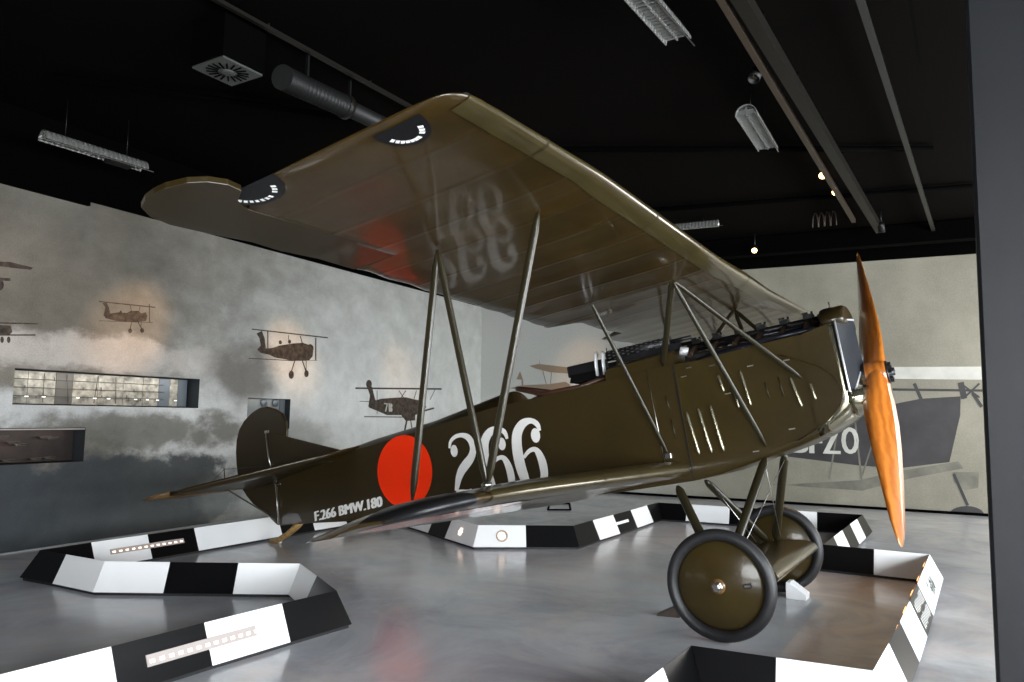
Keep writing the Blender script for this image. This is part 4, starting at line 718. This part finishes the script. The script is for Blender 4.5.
# ------------------------------------------------------------------ things on the floor
def wedge(name, m, loc, rz, L, W_, H, label):
    mb = MB(); mb.prism([(0, -W_/2, 0), (L, -W_/2, 0), (L, -W_/2, H*.35), (L*.2, -W_/2, H), (0, -W_/2, H)], (0, W_, 0)); o = mb.build(name, m, None, bevel=.004)
    o.location = loc; o.rotation_euler.z = rz; tag(o, label, 'wheel chock'); return o
wedge('wheel_chock', panw, (.10, .735, 0), math.radians(0), .16, .15, .13, 'white wedge on the floor in front of the far wheel')
mb = MB(); mb.prism([(0, -.05, 0), (-.17, -.05, .0), (0, -.05, .09)], (0, .10, 0)); o = mb.build('wheel_chock', mat('dark_chock_wood', (.035, .022, .012), .5)); o.location = (-.44, -.40, 0); tag(o, 'dark wooden wedge lying behind the near wheel', 'wheel chock'); o.rotation_euler.z = .25
mb = MB()
hc = [(-4.66, 5.32), (-4.40, 5.55), (-4.00, 4.80), (-4.28, 4.57)]
for i in range(4):
    p, q_ = Vector((*hc[i], .006)), Vector((*hc[(i+1) % 4], .006)); mb.tube([p, q_], .016, 4)
tag(mb.build('floor_hatch', blackm), 'small black outlined rectangular hatch frame in the floor beyond the lower wing', 'hatch')

# ------------------------------------------------------------------ recess displays in the left wall (wall coordinates)
def wl(x, y, z): return Vector((WA.x, WA.y, 0))+Vector((WDL.x, WDL.y, 0)).normalized()*x+Vector((-WDL.y, WDL.x, 0)).normalized()*y+Vector((0, 0, z))
RLm = Matrix.Rotation(RL, 3, 'Z')
paper = mat('plan_paper', (.24, .225, .19), .6); variegate(paper, (.25, .235, .20), .6, 14)
paper2 = mat('plan_paper_dark', (.09, .085, .075), .6); bluep = mat('blue_grey_board', (.10, .12, .14), .5); lampw = mat('tiny_lamp', (1, 1, .9), .3, emit=(1, .97, .9), es=.9)
line = mat('drawing_line', (.08, .07, .06), .6)
root = empty('display_case', wl(1.15, .2, 1.51), 'long recess in the cloud wall lined with old technical drawings and tiny lamps', 'display case', rot=(0, 0, RL))
def rbox(root, name, x0, x1, z0, z1, y, m, d=.01, bz=1.51, bx=1.15, by=.2): return MB().box(((x0+x1)/2-bx, y-by, (z0+z1)/2-bz), (x1-x0, d, z1-z0)).build(name, m, root)
xx = 0.02
for i, (w_, m) in enumerate([(.22, paper), (.30, paper), (.19, paper2), (.30, paper), (.32, paper), (.26, paper), (.22, paper), (.16, bluep), (.12, paper), (.14, bluep)]):
    if xx+w_ > 2.27: w_ = 2.27-xx
    rbox(root, 'drawing', xx, xx+w_-.006, 1.52, 1.865, .18, m); xx += w_
mb = MB()
for z in (1.60, 1.69, 1.78): mb.tube([(-1.13, -.03, z-1.51), (.75, -.03, z-1.51+random.uniform(-.01, .01))], .004, 5)
for x in (.40, .68, .98, 1.25): mb.tube([(x-1.15, -.04, .03), (x-1.15+random.uniform(-.05, .05), -.04, .34)], .004, 5)
for i in range(16):
    x = random.uniform(.05, 1.9)-1.15; z = random.choice((.1, .18, .27, .07)); mb.box((x, -.03, z), (random.uniform(.03, .10), .005, .008)); mb.box((x, -.03, z+.01), (.012, .005, random.uniform(.02, .05)))
mb.build('hanging_wires', line, root)
for x in (.22, .40, .78, .98, 1.15, 1.50, 1.66, 1.80, 2.06): MB().box((x-1.15, -.05, .085), (.035, .01, .010)).build('lamp', lampw, root)
root = empty('display_case', wl(-1.0, .2, .90), 'dark brown lit recess low on the left wall with small model aircraft', 'display case', rot=(0, 0, RL))
modelm = mat('model_grey', (.07, .055, .045), .4, .3); bk = mat('brown_backdrop', (.022, .010, .006), .5); variegate(bk, (.022, .012, .009), .9, 3)
rbox(root, 'backdrop', -3.0, .79, .90, 1.26, .2, bk, bz=.90, bx=-1.0)
for x, z in ((-.02, .28), (.10, .22), (.42, .27), (.50, .26), (.16, .20), (-.08, .045), (.06, .04), (.34, .045), (.48, .05), (-.4, .25), (-.7, .2)):
    mb = MB(); X = x+1.0; mb.box((X, -.10, z), (.13, .02, .008)); mb.box((X+.01, -.10, z-.018), (.10, .012, .006)); mb.tube([(X-.05, -.10, z-.01), (X+.05, -.10, z-.01)], .007, 6); mb.build('model_aircraft', modelm, root)
MB().box((1.62, -.18, .35), (3.0, .02, .012)).build('upper_rail', stripm, root)
root = empty('display_case', wl(3.5, .2, 1.24), 'small blue grey recess in the cloud wall above the rudder', 'display case', rot=(0, 0, RL))
rbox(root, 'backdrop', 3.12, 3.92, 1.235, 1.655, .12, mat('grey_backdrop', (.20, .215, .21), .6), bz=1.24, bx=3.5)
rbox(root, 'side_board', 3.82, 3.92, 1.235, 1.655, .10, bluep, bz=1.24, bx=3.5)
for x in (3.5, 3.72): MB().lathe([(.055, 0), (.055, .02), (0, .02)], (x-3.5, -.10, .36), (0, -1, 0), 20).build('hole_disc', bluep, root)  # darker raised discs standing in for the two round holes in the board

for nm, x, z, L_, pw in (('long_recess_lamp', 1.1, 1.86, 2.0, 3), ('low_recess_lamp', -.6, 1.25, 2.4, .5), ('small_recess_lamp', 3.5, 1.64, .6, .15)):
    p_ = wl(x, .05, z); area(nm, tuple(p_), tuple(wl(x, .16, z-.3)), L_, .04, pw, (1, .96, .88)).rotation_euler.z += 0
# ------------------------------------------------------------------ overhead: rails, spots, lamps, air duct
def rail(name, p, q_, wd, ht_, m, label, extra=None):
    P, Q = Vector(p), Vector(q_); d = (Q-P); L = d.length; root = empty(name, (P+Q)/2, label, 'ceiling rail'); an = math.atan2(d.y, d.x); R = Matrix.Rotation(an, 3, 'Z')
    MB().box((0, 0, 0), (L, wd, ht_), R).build('channel', m, root)
    for i in range(int(L/1.2)+1):
        c_ = R @ Vector((-L/2+.3+i*1.2, 0, 0)); top = ZC-root.location.z
        MB().tube([(c_.x, c_.y, ht_/2), (c_.x, c_.y, top)], .008, 6).build('hanger', black, root)
    return root
r1 = rail('ceiling_rail', (.17, -3.0, 4.40), (.36, 6.6, 4.40), .10, .10, railm, 'long double lighting rail running back over the propeller')
MB().box((-.17, -.3, -.01), (.05, 8.6, .06)).build('side_channel', mat('rail_brown', (.035, .024, .015), .5), r1)
rail('ceiling_rail', (.86, -3.0, 4.45), (1.06, 7.2, 4.45), .05, .04, mat('conduit_grey', (.02, .02, .018), .45, .2), 'thin single conduit rail right of the double lighting rail')
rail('ceiling_rail', (-3.30, -6.0, 4.555), (-3.22, 2.2, 4.555), .04, .03, railm, 'slim rail over the black vent box at the upper left')
for i, (p, q_, lb_) in enumerate((((-5.7, -2.5), (-3.8, -.2), 'slanting black pipe beneath the ceiling left of the flexible duct'), ((-3.0, 1.2), (1.2, 3.5), 'black pipe crossing the ceiling behind the short silver fixture'), ((-3.4, 4.2), (1.6, 5.3), 'farther black pipe crossing the ceiling near the glowing spots'))):
    tag(MB().tube([(*p, ZC-.05), (*q_, ZC-.05)], .035, 8).build('ceiling_pipe', blackm), lb_, 'pipe')
o = MB().box((0, 0, 0), (15, .22, .30)).build('ceiling_beam', blackm); o.location = (.4, 7.25, 4.43); o.rotation_euler.z = RB; tag(o, 'black beam under the ceiling along the top of the back mural', 'beam')
def fixture(loc, rz, L, label, wd=.20):
    root = empty('ceiling_light_fixture', loc, label, 'light fixture', 'silver reflector light fixtures under the dark ceiling', rot=(0, 0, rz))
    mb = MB(); out = [(wd/2*math.cos(t), .10*math.sin(t)) for t in [i*math.pi/12 for i in range(13)]]; inn = [(x*.93, z*.93) for x, z in out[::-1]]
    mb.loft([[(x, y, z) for x, z in out+inn] for y in (-L/2, L/2)], smooth=False); mb.build('reflector', fixm, root)
    mb = MB(); 
    for i in range(int(L/.045)): mb.box((0, -L/2+.02+i*.045, .03), (wd*.80, .004, .045))
    mb.build('louvre_blades', fixm, root); MB().box((0, 0, .04), (.012, L*.98, .07)).build('centre_fin', fixm, root)
    MB().tube([(0, -L*.3, .09), (0, -L*.3, ZC-loc[2])], .004, 6).build('suspension_wire', black, root); MB().tube([(0, L*.3, .09), (0, L*.3, ZC-loc[2])], .004, 6).build('suspension_wire', black, root)
    MB().box((wd*.45, 0, -.01), (.006, L*1.12, .006)).build('side_rod', steel, root); return root
fixture((-.31, -1.62, 4.25), math.radians(-2), 1.6, 'silver fixture cut by the top edge of the picture')
fixture((-.21, 1.30, 4.25), math.radians(2), 1.05, 'short silver fixture between the lighting rail and the wing')
fx = fixture((-6.22, -1.78, 4.10), 0, 1.08, 'long pale fixture near the left wall above the cloud mural', .15); MB().box((0, .25, .0), (.14, .26, .05)).build('gear_box', black, fx)
fixture((-2.35, 5.35, 4.45), math.radians(-84), 1.15, 'far slim fixture seen just over the wing leading edge', .10)
# glowing and dark track spots
def spot(loc, aim, lit, label, power=60, cone=40, body=True):
    d = (Vector(aim)-Vector(loc)).normalized(); root = empty('track_spotlight', loc, label, 'spotlight', 'track spotlights under the ceiling')
    R = d.to_track_quat('-Z', 'Y').to_matrix()
    mb = MB(); mb.lathe([(.040, -.10), (.05, -.06), (.05, .05), (.048, .05), (.046, .05), (.044, 0), (0, 0)] if not lit else [(.040, -.10), (.05, -.06), (.05, .004), (.044, .006), (0, .006)], -d*.0, d, 20); mb.build('lamp_housing', black, root)
    MB().lathe([(.044, .006), (.042, .025), (.03, .042), (0, .050)] if lit else [(.040, .004), (.03, .012), (0, .014)], (0, 0, 0), d, 16).build('bulb', bulbm if lit else louvm, root)
    MB().tube([-d*.06, -d*.06+Vector((0, 0, ZC-loc[2]-.0))], .010, 6).build('stem', black, root)
    if lit:
        L = bpy.data.lights.new('spot_beam', 'SPOT'); L.energy = power; L.color = (1, .58, .28); L.spot_size = math.radians(cone); L.spot_blend = 1; L.shadow_soft_size = .05
        o = bpy.data.objects.new('spot_beam', L); COL.objects.link(o); o.parent = root; o.location = d*.07; o.rotation_euler = R.to_euler()
    return root
spot((.02, 3.60, 4.46), (.6, .3, 0), True, 'upper of the two glowing spotlights left of the rail end', 160, 45)
spot((.05, 4.40, 4.46), (.9, .9, 0), True, 'lower of the two glowing spotlights left of the rail end', 160, 45)
spot((-1.55, 6.7, 4.30), (-1.2, 2.0, 0), True, 'lone glowing spotlight in front of the back beam', 110, 50)
spot((.02, .25, 4.36), (-.5, -2, 1), False, 'unlit spotlight hanging on the rail near the top of the picture')
spot((.42, 6.2, 4.32), (.4, 7.5, 2), False, 'unlit spotlight at the far end of the double rail')
for loc, aim, pw, cn, lb_ in (((-4.5, .9, 4.3), wl(1.28, 0, 2.46), 300, 20, 'spotlight hidden over the wing aimed at the leftmost whole printed aircraft'), ((-4.2, .2, 4.3), wl(3.9, 0, 2.30), 320, 18, 'spotlight above the wing aimed at the printed aircraft with smoke'),
    ((-4.6, 2.6, 4.3), wl(6.7, 0, 2.1), 120, 20, 'spotlight above the wing aimed at the printed aircraft numbered 718'), ((-4.2, -6.2, 4.3), wl(-.3, 0, 2.65), 200, 24, 'spotlight off the left edge aimed at the cut off printed aircraft'),
    ((-4.4, 4.2, 4.3), Vector((-5.2, 7.7, 2.35)), 120, 24, 'spotlight above the wing aimed at the tan printed aircraft on the back wall'),
    ((-1.5, -.6, 4.3), (-.6, -.6, 2.5), 0, 20, '')):
    if pw: spot(loc, tuple(aim), True, lb_, pw, cn)
spot((-2.6, 1.3, 4.3), (-4.6, .2, 1.0), True, 'spotlight hidden above the wing shining down on the tail', 70, 40)
# vent box with round diffuser grille and flexible duct
vent = empty('air_vent', (-3.57, -2.23, 4.6), 'black ceiling air box with a square grey swirl grille beneath', 'air vent', rot=(0, 0, 0))
MB().box((0, 0, -.19), (.40, .40, .38)).build('box', blackm, vent)
g_ = MB().box((0, 0, -.388), (.38, .38, .016)).build('grille', ventm, vent); mb = MB()
for i in range(18):
    t = i*math.pi/9; R = Matrix.Rotation(t, 3, 'Z'); mb.box(R @ Vector((.12, .0, -.398)), (.09, .013, .006), R)
mb.build('swirl_slots', blackm, g_); MB().lathe([(.06, 0), (.05, .01), (0, .012)], (0, 0, -.396), (0, 0, -1), 20).build('centre_cap', ventm, g_)
root = empty('flexible_duct', (-3.26, -2.07, 4.26), 'dark ribbed air duct running from the vent box behind the wing', 'duct')
P = [Vector((.0, .13, -.05)), Vector((-.05, .35, -.02)), Vector((-.10, .7, .02)), Vector((-.14, 1.0, .05))]; mb = MB(); pts = []; rr = []
for i in range(61):
    t = i/60*3; j = min(2, int(t)); f = t-j; pts.append(P[j].lerp(P[j+1], f)); rr.append(.085 if i % 3 else .105)
mb.tube(pts, rr, 16); mb.build('ribbed_hose', ductm, root); MB().tube([P[3], P[3]+Vector((-.06, 1.6, .06))], .08, 16).build('rigid_pipe', ductm, root); MB().box((-.06, .45, .17), (.03, .02, .36)).build('hanger', black, root); MB().box((-.14, 1.05, .19), (.03, .02, .34)).build('hanger', black, root); MB().tube([P[3]-Vector((0, .03, 0)), P[3]+Vector((0, .03, 0))], .115, 16).build('clamp', railm, root)
# cable loops hung under the ceiling near the rail end
mb = MB()
for i in range(4): mb.tube([(-.3+.085*i+.04*math.cos(t), 0, .02+.22*math.sin(t)) for t in [j*math.pi/10 for j in range(11)]], .010, 6)
o = mb.build('cable_loops', mat('cable_brown', (.045, .03, .02), .5)); o.location = (-.15, 5.9, 4.36); tag(o, 'row of dark cable loops hanging left of the rail end', 'cable')
